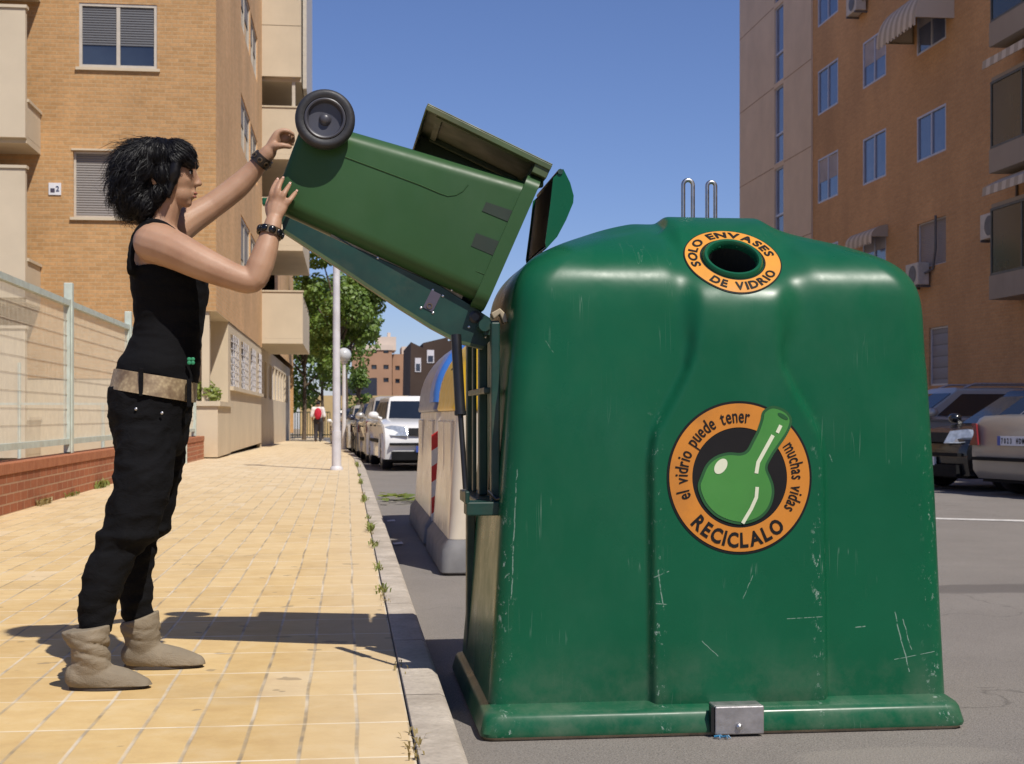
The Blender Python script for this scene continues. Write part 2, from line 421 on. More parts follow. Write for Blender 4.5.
# buildings
t = NT('window_glass'); t.base(t.ramp(t.noise(.9,3),[(.3,(.018,.025,.045)),(.7,(.045,.06,.09))])); t.p(Roughness=.06); t.b.inputs['Specular IOR Level'].default_value = .8; M['glass'] = t.m
t = NT('sky_reflection_glass'); t.base(t.ramp(t.noise(.9,3),[(.3,(.07,.10,.20)),(.7,(.13,.165,.28))])); t.p(Roughness=.08); t.b.inputs['Specular IOR Level'].default_value = .9; M['glass_r'] = t.m  # blue base colour painted in for the sky mirrored by the panes
M['alu'] = simple('aluminium_frame', (.56,.50,.41), .45, .2, var=.08)
M['alu_w'] = simple('white_frame', (.60,.58,.60), .4, var=.06)
M['alu_blue'] = simple('pale_frame', (.50,.51,.60), .4, var=.06)
def shutter(name, c, pitch=.05):
    t = NT(name); z = t.xyz()[2]
    fr = t.math('FRACT', t.math('DIVIDE', z, pitch))
    t.base(t.mix(t.maprange(fr, 0,.16,1,0), c, tuple(x*.55 for x in c))); t.p(Roughness=.5)
    t.bump(t.math('SINE', t.math('MULTIPLY', fr, 3.14159)), .7, .015); return t.m
M['shutter'] = shutter('grey_roller_shutter', (.22,.20,.185)); M['shutter_dark'] = shutter('dark_inner_blind', (.085,.088,.10)); M['shutter_r'] = shutter('brown_grey_shutter', (.30,.255,.24)); M['shutter_big'] = shutter('garage_shutter', (.24,.235,.27), .3)
M['blind'] = simple('curtain', (.40,.37,.40), .8, var=.15, scale=2)
M['ac_white'] = simple('ac_casing', (.55,.50,.44), .5, var=.1); M['ac_grille'] = simple('ac_grille', (.13,.12,.12), .5)
t = NT('striped_awning'); o = t.xyz(); fr = t.math('FRACT', t.math('MULTIPLY', o[1], 2.6))
t.base(t.mix(t.math('GREATER_THAN', fr, .5), (.66,.57,.46), (.46,.38,.29))); t.p(Roughness=.85); M['awning'] = t.m
M['fence_paint'] = simple('pale_green_fence_paint', (.50,.56,.50), .5, var=.12, scale=10, dirt=((.40,.30,.18),.25))
M['wire'] = simple('cream_wire', (.60,.52,.38), .5, var=.12, scale=10)
M['lamp_pole'] = simple('white_pole_paint', (.62,.60,.62), .45, var=.1, scale=5, dirt=((.3,.25,.2),.4))
M['globe'] = simple('grey_globe', (.50,.52,.55), .18, var=.05)
M['bark'] = simple('bark', (.11,.08,.055), .95, var=.35, scale=10, bump=.6, bscale=20)
def leafmat(name, a, b):
    t = NT(name)
    oi = t.n('ShaderNodeNewGeometry')
    t.base(t.mix(oi.outputs['Random Per Island'], a, b)); t.p(Roughness=.5)
    t.b.inputs['Transmission Weight'].default_value = 0
    tr = t.n('ShaderNodeBsdfTranslucent'); tr.inputs['Color'].default_value = (b[0]*1.3,b[1]*1.3,b[2]*.8,1)
    ms = t.n('ShaderNodeMixShader'); ms.inputs[0].default_value = .28
    t.l(t.b.outputs[0], ms.inputs[1]); t.l(tr.outputs[0], ms.inputs[2]); t.l(ms.outputs[0], t.t.nodes['Material Output'].inputs[0])
    return t.m
M['leaf'] = leafmat('tree_leaves', (.07,.13,.022), (.18,.27,.055))
M['leaf2'] = leafmat('hedge_leaves', (.12,.17,.03), (.26,.30,.06))
M['weed'] = leafmat('weed_leaves', (.10,.16,.03), (.26,.27,.07))
M['dry'] = leafmat('dry_weeds', (.22,.17,.07), (.34,.27,.12))
def paint(name, c, rough=.25, metal=0):
    t = NT(name); t.base(t.ramp(t.noise(2,4),[(.3,tuple(x*.93 for x in c)),(.7,tuple(min(1,x*1.05) for x in c))]))
    t.p(Roughness=rough, Metallic=metal); t.b.inputs['Coat Weight'].default_value = .6; t.b.inputs['Coat Roughness'].default_value = .08; return t.m
M['car_white'] = paint('white_car_paint', (.72,.71,.69)); M['car_black'] = paint('black_car_paint', (.008,.009,.012)); M['car_grey'] = paint('taupe_car_paint', (.30,.275,.25), .3, .2)
M['car_silver'] = paint('silver_car_paint', (.45,.43,.40), .3, .4); M['car_dark'] = paint('dark_blue_car_paint', (.03,.035,.06)); M['car_suv'] = paint('pale_estate_paint', (.42,.40,.37), .3, .2)
M['car_glass'] = simple('car_glass', (.012,.016,.022), .06, var=.1, spec=.8)
M['trim'] = simple('black_trim', (.012,.012,.013), .75, spec=.15); M['chrome'] = simple('chrome', (.7,.7,.7), .15, 1.0)
M['lampglass'] = simple('headlamp_glass', (.42,.46,.52), .1, .3, var=.25, scale=20); M['taillamp'] = simple('tail_lamp', (.22,.02,.02), .15)
M['plate'] = simple('number_plate', (.66,.66,.70), .4, var=.04); M['plate_blue'] = simple('plate_blue', (.04,.08,.35), .4)
M['white_sign'] = simple('white_enamel', (.72,.72,.74), .3, var=.05); M['navy'] = simple('navy_paint', (.03,.04,.10), .4)
M['bin_grey'] = simple('grey_container_plastic', (.66,.58,.46), .22, var=.12, scale=2, dirt=((.28,.22,.14),.3))  # grey warmed and lightened in colour for light reflected off the sunlit paving
M['bin_base'] = simple('grey_concrete_base', (.16,.155,.155), .7, var=.2)
M['bin_blue'] = simple('blue_lid_plastic', (.045,.17,.55), .35, var=.08); M['bin_yellow'] = simple('yellow_lid_plastic', (.70,.43,.015), .35, var=.08)
M['bin_bluegrey'] = simple('slate_lid_plastic', (.13,.155,.26), .35, var=.08)
M['red_stripe'] = simple('red_reflector', (.55,.03,.03), .3); M['white_stripe'] = simple('white_reflector', (.65,.63,.6), .3)
M['far_brown'] = simple('brown_brick', (.34,.20,.125), .9, var=.1, scale=.3); M['far_white'] = simple('pale_render', (.58,.48,.40), .9, var=.08, scale=.3)
M['far_dark'] = simple('dark_brick', (.055,.034,.024), .9, var=.2, scale=.3); M['far_navy'] = simple('dark_awning', (.022,.027,.045), .8, var=.2)
M['far_ochre'] = simple('ochre_wall', (.50,.36,.17), .9, var=.15, scale=.5); M['green_rail'] = simple('green_railing', (.06,.13,.08), .5)
M['led'] = simple('small_panel', (.07,.06,.085), .35, var=.2)
# ------------------------------------------------------------------ ground
V3 = Vector
def strip(name, x0, x1, z, mat, ys=(-60,25,45,80,150,420), y0=None):
    b = MB(); pts = []
    for y in ys: pts += [(x0,y,z+gz(y)),(x1,y,z+gz(y))]
    b.add(pts, [(2*i,2*i+1,2*i+3,2*i+2) for i in range(len(ys)-1)])
    return struct(b.build(name, mat))
strip('terrain', -700, 700, -KERB-.06, M['earth'], (-700,25,80,200,700))
YS = (-60,10,22,28,34,40,46,54,64,76,92,112)
def bend(y): return -.0008*min(max(0,y-22),24)**2 - .0384*max(0,y-46)          # the kerb line drifts left in the distance
def strip2(name, xa, xb, z, mat, ba, bb_):
    b = MB(); pts = []
    for y in YS: pts += [(xa+ba*bend(y),y,z+gz(y)),(xb+bb_*bend(y),y,z+gz(y))]
    b.add(pts, [(2*i,2*i+1,2*i+3,2*i+2) for i in range(len(YS)-1)]); return struct(b.build(name, mat))
strip2('road', .285, 12.3, -KERB, M['asphalt'], 1, 0)
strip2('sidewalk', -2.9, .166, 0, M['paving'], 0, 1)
strip('courtyard_ground', -40, -2.9, -.004, M['earth'], (-60,25,45,80,112))
def kerb(x0, x1, name, bd):
    b = MB(); secs = []
    for y in YS:
        g = gz(y); s = 1 if x1 > x0 else -1; q = bd*bend(y); A,B = x0+q,x1+q
        secs.append([V3((A,y,-.3+g)), V3((A,y,-.003+g)), V3((A+.004*s,y,.003+g)), V3((B-.022*s,y,.003+g)), V3((B-.006*s,y,-.006+g)), V3((B,y,-.024+g)), V3((B,y,-.3+g))])
    b.loft(secs, True)
    return struct(b.build(name, M['kerb'], smooth=50))
kerb(.170, .296, 'kerb', 1); kerb(12.45, 12.3, 'kerb', 0)
b = MB()
for y0,y1 in ((-60,25),(25,112)): b.quad((12.45,y0,gz(y0)),(15.5,y0,gz(y0)),(15.5,y1,gz(y1)),(12.45,y1,gz(y1)))
struct(b.build('sidewalk', M['concrete_r']))
# parking line
b = MB(); a0 = V3((5.0,12.6,-KERB+.004)); a1 = V3((7.6,11.2,-KERB+.004)); w = V3((.05,.09,0))
b.quad(a0-w, a1-w, a1+w, a0+w); struct(b.build('road_marking', M['paint_line'], fix=False))
b = MB(); a0 = V3((6.9,18.0,-KERB+.004)); a1 = V3((10.6,16.9,-KERB+.004)); w = V3((.02,.06,0))
b.quad(a0-w, a1-w, a1+w, a0+w); struct(b.build('road_marking', M['paint_line'], fix=False))

# ------------------------------------------------------------------ facades
def wall_holes(b, o, U, V, N, u0, u1, v0, v1, holes, depth=.12):
    """flat wall on the plane (o,U,V), outward N, with openings and their reveals"""
    us = sorted({u0,u1,*[h[0] for h in holes],*[h[1] for h in holes]}); vs = sorted({v0,v1,*[h[2] for h in holes],*[h[3] for h in holes]})
    us = [u for u in us if u0<=u<=u1]; vs = [v for v in vs if v0<=v<=v1]
    for i in range(len(us)-1):
        for j in range(len(vs)-1):
            cu,cv = (us[i]+us[i+1])/2,(vs[j]+vs[j+1])/2
            if any(h[0]<cu<h[1] and h[2]<cv<h[3] for h in holes): continue
            b.quad(o+U*us[i]+V*vs[j], o+U*us[i+1]+V*vs[j], o+U*us[i+1]+V*vs[j+1], o+U*us[i]+V*vs[j+1])
    for h in holes:
        c = [(h[0],h[2]),(h[1],h[2]),(h[1],h[3]),(h[0],h[3])]
        for k in range(4):
            p,q = c[k],c[(k+1)%4]
            A = o+U*p[0]+V*p[1]; B = o+U*q[0]+V*q[1]
            b.quad(A, B, B-N*depth, A-N*depth)
def window(par, o, U, V, N, h, style='slide', frame='alu', glass='glass', rec=.02, fw=.05, shut=0, name='window', label=None, blind=0, shm=None):
    """frame part with pane / shutter sub-parts; rec = how far the frame stands back from the wall face"""
    u0,u1,v0,v1 = h; b = MB(); n1 = -rec; n0 = n1-.06
    def fb(a0,a1,c0,c1,x0=n0,x1=n1): b.obox(o,U,V,N,a0,a1,c0,c1,x0,x1)
    fb(u0,u0+fw,v0,v1); fb(u1-fw,u1,v0,v1); fb(u0+fw,u1-fw,v0,v0+fw); fb(u0+fw,u1-fw,v1-fw,v1)
    if style == 'slide':
        m = (u0+u1)/2; fb(m-fw*.6,m+fw*.6,v0+fw,v1-fw,n0,n1-.008)
    f = b.build(name, M[frame], par)
    if label: f['label'] = label
    if shut < .99:
        g = MB(); g.obox(o,U,V,N,u0+fw,u1-fw,v0+fw,v1-fw,n0+.005,n0+.015); g.build('pane', M[glass], f)
    if shut:
        g = MB(); vt = v1-fw-(v1-v0-2*fw)*shut; off = .02
        g.obox(o,U,V,N,u0+fw,u1-fw,vt,v1-fw,n0+off,n0+off+.012)
        g.build('roller_shutter', M[shm] if shm else (M['shutter'] if frame=='alu' else M['shutter_r']), f)
    if blind:
        g = MB(); g.obox(o,U,V,N,u0+fw,u1-fw,v1-fw-(v1-v0)*blind,v1-fw,n0+.017,n0+.022); g.build('blind', M['blind'], f)
    return f

# ------------------------------------------------------------------ left apartment block
YL, XL, YLE = 28.8, -2.63, 70.0
ex, ey, ez = V3((1,0,0)), V3((0,1,0)), V3((0,0,1))
lb = thing('apartment_building', 'tan brick apartment block with beige ground storey and balconies, behind the woman', 'apartment building', (-8, 40, 0))
of = V3((0,YL,0)); nf = V3((0,-1,0))
def F(px,py): p = W(px,py,YL); return p.x, p.z
def S(px,py): p = WX(px,py,XL); return p.y, p.z
def rectF(x0,y0,x1,y1):
    a = F(x0,y1); c = F(x1,y0); return (a[0],c[0],a[1],c[1])
H1 = 2.95; HT = 19.5; ST = 3.04
hA = rectF(79,5,157,67); hB = rectF(73,152,151,217)
fh = [hA, hB, (hA[0],hA[1],hA[2]+ST,hA[3]+ST), (hA[0],hA[1],hA[2]+2*ST,hA[3]+2*ST)]
zf = -8.2
PW = .95; H1F = 1.58
b = MB(); wall_holes(b, of, ex, ez, nf, -17, XL, H1, HT, fh); wall_holes(b, of, ex, ez, nf, -17, XL-PW, H1F, H1, [])
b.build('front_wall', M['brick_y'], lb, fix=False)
# side wall (faces the street)
os_ = V3((XL,0,0)); ns = V3((1,0,0))
def rectS(pxs, pyl0, pyl1):     # window given by px range, and top/bottom py at the near edge
    y0,zt = S(pxs[0],pyl0); _,zb = S(pxs[0],pyl1); y1,_ = S(pxs[1],pyl0); return (y0,y1,zb,zt)
sh = []
for base in (0,):
    for k in range(-2,3):
        pass
w1 = rectS((241,262.5), 92, 145)           # storey with px y 92..145 at the near edge
zb1, zt1 = w1[2], w1[3]
for k in (-2,-1,0,1,2,3):
    zb, zt = zb1+k*ST, zt1+k*ST
    if zb > H1+.4: sh += [(w1[0], w1[0]+3.3, zb, zt), (w1[0]+3.6, w1[0]+6.4, zb, zt)]
sh = [h for h in sh if h[1] < 43.5]
b = MB(); wall_holes(b, os_, ey, ez, ns, YL, 44.2, H1, HT, sh)
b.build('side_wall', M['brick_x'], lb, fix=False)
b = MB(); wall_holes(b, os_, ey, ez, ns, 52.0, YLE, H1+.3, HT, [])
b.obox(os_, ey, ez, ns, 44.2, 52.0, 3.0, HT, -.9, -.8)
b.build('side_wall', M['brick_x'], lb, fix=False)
b = MB(); b.box(-17, XL-.001, YL+.2, YLE, HT-.2, HT); b.box(-17.1, XL+.12, YL-.1, YLE, HT, HT+.25); b.build('roof', M['plaster_bal'], lb)
b = MB(); b.quad((-17,YLE,0),(XL,YLE,0),(XL,YLE,HT),(-17,YLE,HT)); b.quad((-17,YL,0),(-17,YLE,0),(-17,YLE,HT),(-17,YL,HT)); b.build('back_wall', M['brick_y'], lb, fix=False)
window(lb, of, ex, ez, nf, hA, 'slide', 'alu', 'glass', .015, .06, .66, shm='shutter_dark')
window(lb, of, ex, ez, nf, hB, 'none', 'alu', 'glass', .09, .045, 1.0)
for h in fh[2:]: window(lb, of, ex, ez, nf, h, 'slide', 'alu', 'glass', .015, .06, .5, shm='shutter_dark')
for i,h in enumerate(sh): window(lb, os_, ey, ez, ns, h, 'slide', 'alu', 'glass', .03, .07, .45 if i%3 else .8)
b = MB()
b.obox(of, ex, ez, nf, hA[0]-.06, hA[1]+.06, hA[2]-.06, hA[2]-.003, -.1, .05); b.build('window_sill', M['plaster_bal'], lb); b = MB(); b.obox(of, ex, ez, nf, hB[0]-.05, hB[1]+.05, hB[2]-.06, hB[2]-.003, -.1, .05)
b.build('window_sill', M['plaster_bal'], lb); b = MB()
b.obox(of, ex, ez, nf, hB[0]-.03, hB[1]+.03, hB[3]+.003, hB[3]+.04, -.05, .02)
b.build('window_lintel', M['plaster_bal'], lb)
# ground storey: porch at the corner, window band, recess under the balcony
py0, py1 = YL, S(229,400)[0]
gwin = []
for a,c in ((231.5,240),(242,249.5),(251.5,256.5),(258.5,262)):
    y0,_ = S(a,330); y1,_ = S(c,330); gwin.append((y0,y1,1.52,2.72))
b = MB(); o2 = V3((XL-.02,0,0))
wall_holes(b, o2, ey, ez, ns, py1, 44.2, 0, H1, gwin, .2)
b.quad((XL-.16,44.2,-.5),(XL-.02,44.2,-.5),(XL-.02,44.2,H1),(XL-.16,44.2,H1))
g2 = [(46.0,47.3,1.45,2.7),(48.0,49.6,1.45,2.7)]+[(51+2.4*k, 52.9+2.4*k, 1.45, 2.7) for k in range(7)]
wall_holes(b, V3((XL-.16,0,0)), ey, ez, ns, 44.2, YLE, -.5, H1+.2, g2, .2)
# porch back and inner walls, porch ceiling
b.quad((XL-PW,py1,0),(XL-.02,py1,0),(XL-.02,py1,H1),(XL-PW,py1,H1))
b.quad((XL-PW,py0,0),(XL-PW,py1,0),(XL-PW,py1,H1),(XL-PW,py0,H1))
b.quad((XL-PW,py0,H1),(XL-PW,py1,H1),(XL-.001,py1,H1),(XL-.001,py0,H1))
# front ground storey
wall_holes(b, V3((0,YL+.02,0)), ex, ez, nf, -17, XL-PW, 0, H1F, [])
b.build('ground_storey_wall', M['plaster'], lb, fix=False)
b = MB(); c0 = F(204,400)[0]; b.box(c0-.05, c0+.1, YL+.05, YL+.25, 1.1, H1-.003); b.build('porch_post', M['plaster'], lb)
b = MB(); pt = 1.13
b.box(XL-PW, XL+.04, YL-.04, YL+.16, 0, pt-.1); b.box(XL-.16, XL+.04, YL+.163, py1-.005, 0, pt-.1)
pw = b.build('planter_wall', M['plaster'], lb)
b = MB(); b.box(XL-PW, XL+.09, YL-.09, YL+.2, pt-.097, pt); b.box(XL-.2, XL+.09, YL+.203, py1-.005, pt-.097, pt); b.build('coping', M['plaster_bal'], pw)
b = MB(); b.obox(o2, ey, ez, ns, gwin[0][0]-.15, 44.1, 1.42, 1.51, -.1, .08); b.build('window_sill', M['plaster_bal'], lb)
for h in gwin: window(lb, o2, ey, ez, ns, h, 'slide', 'alu_w', 'glass', .1, .06)
for h in g2: window(lb, V3((XL-.16,0,0)), ey, ez, ns, h, 'slide', 'alu_w', 'glass', .08, .06)
b = MB()
for h in gwin:
    b = MB(); nb = 5
    for k in range(1,nb): y = h[0]+(h[1]-h[0])*k/nb; b.tube([(XL+.0,y,h[2]),(XL+.0,y,h[3])], .012, 6)
    for k in range(1,7): z = h[2]+(h[3]-h[2])*k/7; b.tube([(XL+.0,h[0],z),(XL+.0,h[1],z)], .012, 6)
    b.build('window_grille', M['alu_w'], lb)
# street balconies (stack)
XB, yb0, yb1 = -1.37, 44.2, 52.0
def street_balcony(z0, zp, zo, ztop):
    b = MB()
    b.box(XL-.8, XB, yb0, yb1, z0-.16, z0)                                  # slab
    b.box(XL+.001, XB, yb0+.002, yb0+.15, z0+.003, zp)                       # near parapet
    b.box(XB-.13, XB-.002, yb0+.153, yb1-.002, z0+.003, zp-.25)              # front parapet
    b.box(XL+.001, XB-.002, yb1-.15, yb1-.002, z0+.003, zp-.253)
    o = b.build('balcony', M['plaster_bal'], lb)
    b = MB(); b.box(XL+.001, XB+.03, yb0-.03, yb0+.18, zp+.003, zp+.05); b.build('coping', M['plaster_bal'], o)
    b = MB(); b.tube([(XB-.06,yb0+.3,zp-.02),(XB-.06,yb1-.2,zp-.02)], .03, 8)
    for k in range(5): b.tube([(XB-.06,yb0+.3+k*1.8,zp-.25),(XB-.06,yb0+.3+k*1.8,zp-.02)], .025, 8)
    b.build('handrail', M['alu'], o)
street_balcony(3.25, 4.7, 0, 0); street_balcony(6.15, 7.6, 0, 0); street_balcony(9.0, 10.45, 0, 0)
b = MB()   # closed upper balcony box
b.box(XL-.8, XB-.06, yb0, yb0+.15, 11.42, 13.0); b.box(XL-.8, XB-.06, yb0+.001, yb0+.149, 13.02, HT)
b.box(XB-.26, XB-.06, yb0+.153, yb1, 11.42, HT); b.box(XL-.8, XB-.06, yb0+.16, yb1, 11.3, 11.417)
b.build('enclosed_balcony', M['plaster_bal'], lb)
b = MB(); b.box(XB-.02, XB+.1, yb0+.6, yb1, 11.2, HT); b.build('glazed_screen', M['alu'], lb)
for z0,z1 in ((7.65,8.84),(10.5,11.3)):
    b = MB(); b.box(XB-.34, XB-.24, yb0+.15, yb0+.25, z0, z1); b.build('balcony_post', M['alu'], lb)
# balconies on the front, at the left edge of the picture
def front_balcony(zt):
    xs = -6.06; y0 = 27.45
    b = MB()
    b.box(-12, xs, y0, y0+.14, zt-2.45, zt)                                  # tall front panel
    b.box(xs-.14, xs-.002, y0+.143, YL-.003, zt-2.4, zt-1.74)                # low side wall
    b.box(-12, xs-.004, y0+.146, YL-.003, zt-2.53, zt-2.403)
    o = b.build('balcony', M['plaster_bal'], lb)
    b = MB(); b.box(-12, xs+.03, y0-.03, y0+.17, zt+.003, zt+.06); b.box(xs-.17, xs+.03, y0+.173, YL-.004, zt-1.737, zt-1.68); b.build('coping', M['plaster_bal'], o)
zb = W(20,8,27.45).z
for k in range(-2,4): front_balcony(zb + k*ST - .0)
b = MB(); p = W(55,189,YL); b.box(p.x-.12, p.x+.12, YL-.02, YL-.002, p.z-.12, p.z+.12); sg = b.build('number_plaque', M['white_sign'], lb)
b = MB(); b.box(p.x-.085, p.x-.0, YL-.026, YL-.021, p.z-.07, p.z+.01); b.build('plaque_picture', M['led'], sg)
PLAQUE = (sg, p.copy())

# ------------------------------------------------------------------ fence
XF = -2.85
lw = thing('low_wall', 'low red brick wall along the paving under the wire fence', 'low wall', (XF, 15, 0))
b = MB(); b.box(XF-.2, XF+.0, 2, 28.6, -.05, .33); b.build('wall', M['brick_low'], lw)
b = MB(); b.box(XF-.22, XF+.012, 2, 28.6, .333, .43)
t_ = NT('soldier_course'); o_ = t_.xyz(); fr = t_.math('FRACT', t_.math('DIVIDE', o_[1], .058))
t_.base(t_.mix(t_.math('LESS_THAN', fr, .13), t_.ramp(t_.noise(7,4),[(.3,(.30,.085,.03)),(.7,(.42,.15,.06))]), (.40,.23,.13))); t_.p(Roughness=.85)
b.build('coping', t_.m, lw, bevel=.008)
fn = thing('mesh_fence', 'pale green wire mesh fence with square posts standing on the red brick wall', 'fence', (XF-.1, 15, .43))
posts = [3.1+.0, 7.2, 11.3, 15.4, 19.5, 23.6, 27.7]
xf = XF-.1
for y in posts:
    b = MB(); b.box(xf-.045, xf+.045, y-.045, y+.045, .432, 2.25); b.build('post', M['fence_paint'], fn, bevel=.008)
for y0,y1 in zip(posts, posts[1:]):
    b = MB(); a, c = y0+.085, y1-.085
    b.box(xf-.03, xf+.03, a, c, 2.0, 2.06); b.box(xf-.03, xf+.03, a, c, .53, .59)
    b.box(xf-.032, xf+.032, a-.035, a+.03, .45, 2.06+.005); b.box(xf-.032, xf+.032, c-.03, c+.035, .45, 2.065)
    pf = b.build('panel_frame', M['fence_paint'], fn)
    b = MB()
    n = 80
    for k in range(1,n): y = a+(c-a)*k/n; b.box(xf-.0021, xf+.0021, y-.0024, y+.0024, .592, 1.998)
    for k in range(1,9): z = .59+1.41*k/9; b.box(xf+.0023, xf+.0055, a, c, z-.0024, z+.0024)
    b.build('wire_mesh', M['wire'], pf)
b = MB()  # rail and posts in the courtyard behind
b.box(-7.5,-2.7,24.9,24.94,1.02,1.06)
for x in (-7,-5.6,-4.2,-2.8): b.tube([(x,24.92,0),(x,24.92,1.75 if x==-5.6 else 1.05)], .03, 8)
tag(b.build('courtyard_railing', M['fence_paint']), 'thin metal railing in the courtyard behind the wire fence', 'railing')

# ------------------------------------------------------------------ right apartment block
XR = 15.5; YR0, YR1, YRB = -40.0, 54.0, 45.4
HR = 19.2
rb = thing('apartment_building', 'tall shaded orange brick apartment block with awnings and air conditioners, on the right', 'apartment building', (22, 20, 0))
nr = V3((-1,0,0)); orr = V3((XR,0,0))
def RS(px,py): p = WX(px,py,XR); return p.y, p.z
def rectR(x0,x1,yt,yb):      # left px, right px, top & bottom py at the left edge
    y1,zt = RS(x0,yt); _,zb = RS(x0,yb); y0,_ = RS(x1,yt); return (y0,y1,zb,zt)
STR = 2.92
w = {}
base = [rectR(818,838,72,116), rectR(863,886,140,186), rectR(917,946,118,163)]
holes = []; kinds = []
for i,h in enumerate(base):
    for k in range(-3,9):
        z0,z1 = h[2]+k*STR, h[3]+k*STR
        if z0 < 3.2 or z1 > HR-.5: continue
        holes.append((h[0],h[1],z0,z1)); kinds.append((i,k))
        for rep in (1,2,3):         # the same bay repeats towards the camera side, out of frame
            dy = rep*15.2
            holes.append((h[0]-dy,h[1]-dy,z0,z1)); kinds.append((i,99))
hg = rectR(929,948,328,386); holes.append(hg); kinds.append((3,0))
b = MB(); wall_holes(b, orr, ey, ez, nr, YR0, YRB, -.3, HR, holes)
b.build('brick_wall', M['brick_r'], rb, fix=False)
for h,(i,k) in zip(holes,kinds):
    if i == 3:
        window(rb, orr, ey, ez, nr, h, 'none', 'alu_w', 'glass_r', .05, .05, 1.0, shm='shutter_big'); continue
    shut = 1.0 if (i==2 and k==-1) else 0
    if shut: window(rb, orr, ey, ez, nr, h, 'none', 'far_brown' if False else 'alu_w', 'glass_r', .06, .03, 1.0)
    else: window(rb, orr, ey, ez, nr, h, 'slide', 'alu_blue', 'glass_r', .0, .055, 0, blind=.0 if k==99 else (.0,.35,.0,.5)[(i*2+k)%4])
# pale stair tower
oy = V3((XR-.06,0,0))
slit = (RS(785,100)[0], RS(776,100)[0])
sl = []
zz = 1.2
while zz < HR-2:
    sl.append((slit[0], slit[1], zz, zz+2.74)); zz += STR
b = MB(); wall_holes(b, oy, ey, ez, nr, YRB, YR1, -.5, HR+1.5, sl, .15)
b.quad((XR-.06,YRB,-.5),(XR+.2,YRB,-.5),(XR+.2,YRB,HR+1.5),(XR-.06,YRB,HR+1.5))
b.quad((XR-.06,YR1,-.5),(XR+12,YR1,-.5),(XR+12,YR1,HR+1.5),(XR-.06,YR1,HR+1.5))
b.build('stair_tower_wall', M['plaster_r'], rb, fix=False)
zz = 1.2-.09
while zz < HR:
    b = MB(); b.obox(oy, ey, ez, nr, YRB, slit[0]-.06, zz-.012, zz+.012, 0, .006); b.build('panel_joint', M['far_brown'], rb)
    b = MB(); b.obox(oy, ey, ez, nr, slit[1]+.06, YR1, zz-.012, zz+.012, 0, .006); b.build('panel_joint', M['far_brown'], rb); zz += STR
for h in sl: window(rb, oy, ey, ez, nr, h, 'none', 'alu_blue', 'glass_r', .05, .05); 
for h in sl:
    b = MB(); b.obox(oy, ey, ez, nr, h[0], h[1], h[2]+1.0, h[2]+1.08, -.1, -.04); b.build('window_transom', M['alu_blue'], rb)
b = MB(); b.box(XR, XR+12, YR0, YRB, HR, HR+.4); b.build('roof', M['concrete_r'], rb)
b = MB(); b.quad((XR,YR0,-.3),(XR+12,YR0,-.3),(XR+12,YR0,HR),(XR,YR0,HR)); b.quad((XR+12,YR0,-.3),(XR+12,YR1,-.3),(XR+12,YR1,HR),(XR+12,YR0,HR)); b.build('back_wall', M['brick_r'], rb, fix=False)
# enclosed balconies
yb_far = WX(989,60,XR-.75).y; yb_near = yb_far - 6.0
tops = [RS(988,8)[1]]
zf0 = WX(989,150,XR-.75).z         # slab band top of the middle balcony
for k in range(-2,6):
    z = zf0 + k*STR
    if z < 3: continue
    b = MB(); b.box(XR-.75, XR-.001, yb_near, yb_far, z-.55, z); o = b.build('balcony', M['concrete_r'], rb)
    b = MB(); oo = V3((XR-.72,0,0)); nn = 4
    for q in range(nn+1):
        y = yb_near+.05+(yb_far-yb_near-.1)*q/nn; b.box(XR-.73, XR-.67, y-.03, y+.03, z+.003, z+1.5)
    b.box(XR-.735, XR-.665, yb_near+.02, yb_far-.02, z+1.5, z+1.56); b.box(XR-.735, XR-.665, yb_near+.02, yb_far-.02, z+.003, z+.06)
    b.build('glazing_frame', M['frame_dark'], o)
    b = MB(); b.box(XR-.71, XR-.69, yb_near+.02, yb_far-.02, z+.06, z+1.5); b.box(XR-.69, XR-.003, yb_far-.06, yb_far-.04, z+.06, z+1.5); b.build('pane', M['glass_dark'], o)
    b = MB(); b.box(XR-.7, XR-.002, yb_near+.02, yb_far-.02, z+1.563, z+1.66); b.build('balcony_roof', M['concrete_r'], o)
    if k in (0,1,2):
        b = MB(); n = 14; za = z-.58
        pr = [V3((XR-.05,0,za)), V3((XR-.5,0,za-.08)), V3((XR-.95,0,za-.32)), V3((XR-.97,0,za-.52)), V3((XR-.95,0,za-.52)), V3((XR-.93,0,za-.34)), V3((XR-.5,0,za-.11)), V3((XR-.05,0,za-.03))]
        b.prism([p+V3((0,yb_near+.1,0)) for p in pr], V3((0,yb_far-yb_near-.2,0))); b.build('folded_awning', M['awning'], rb)
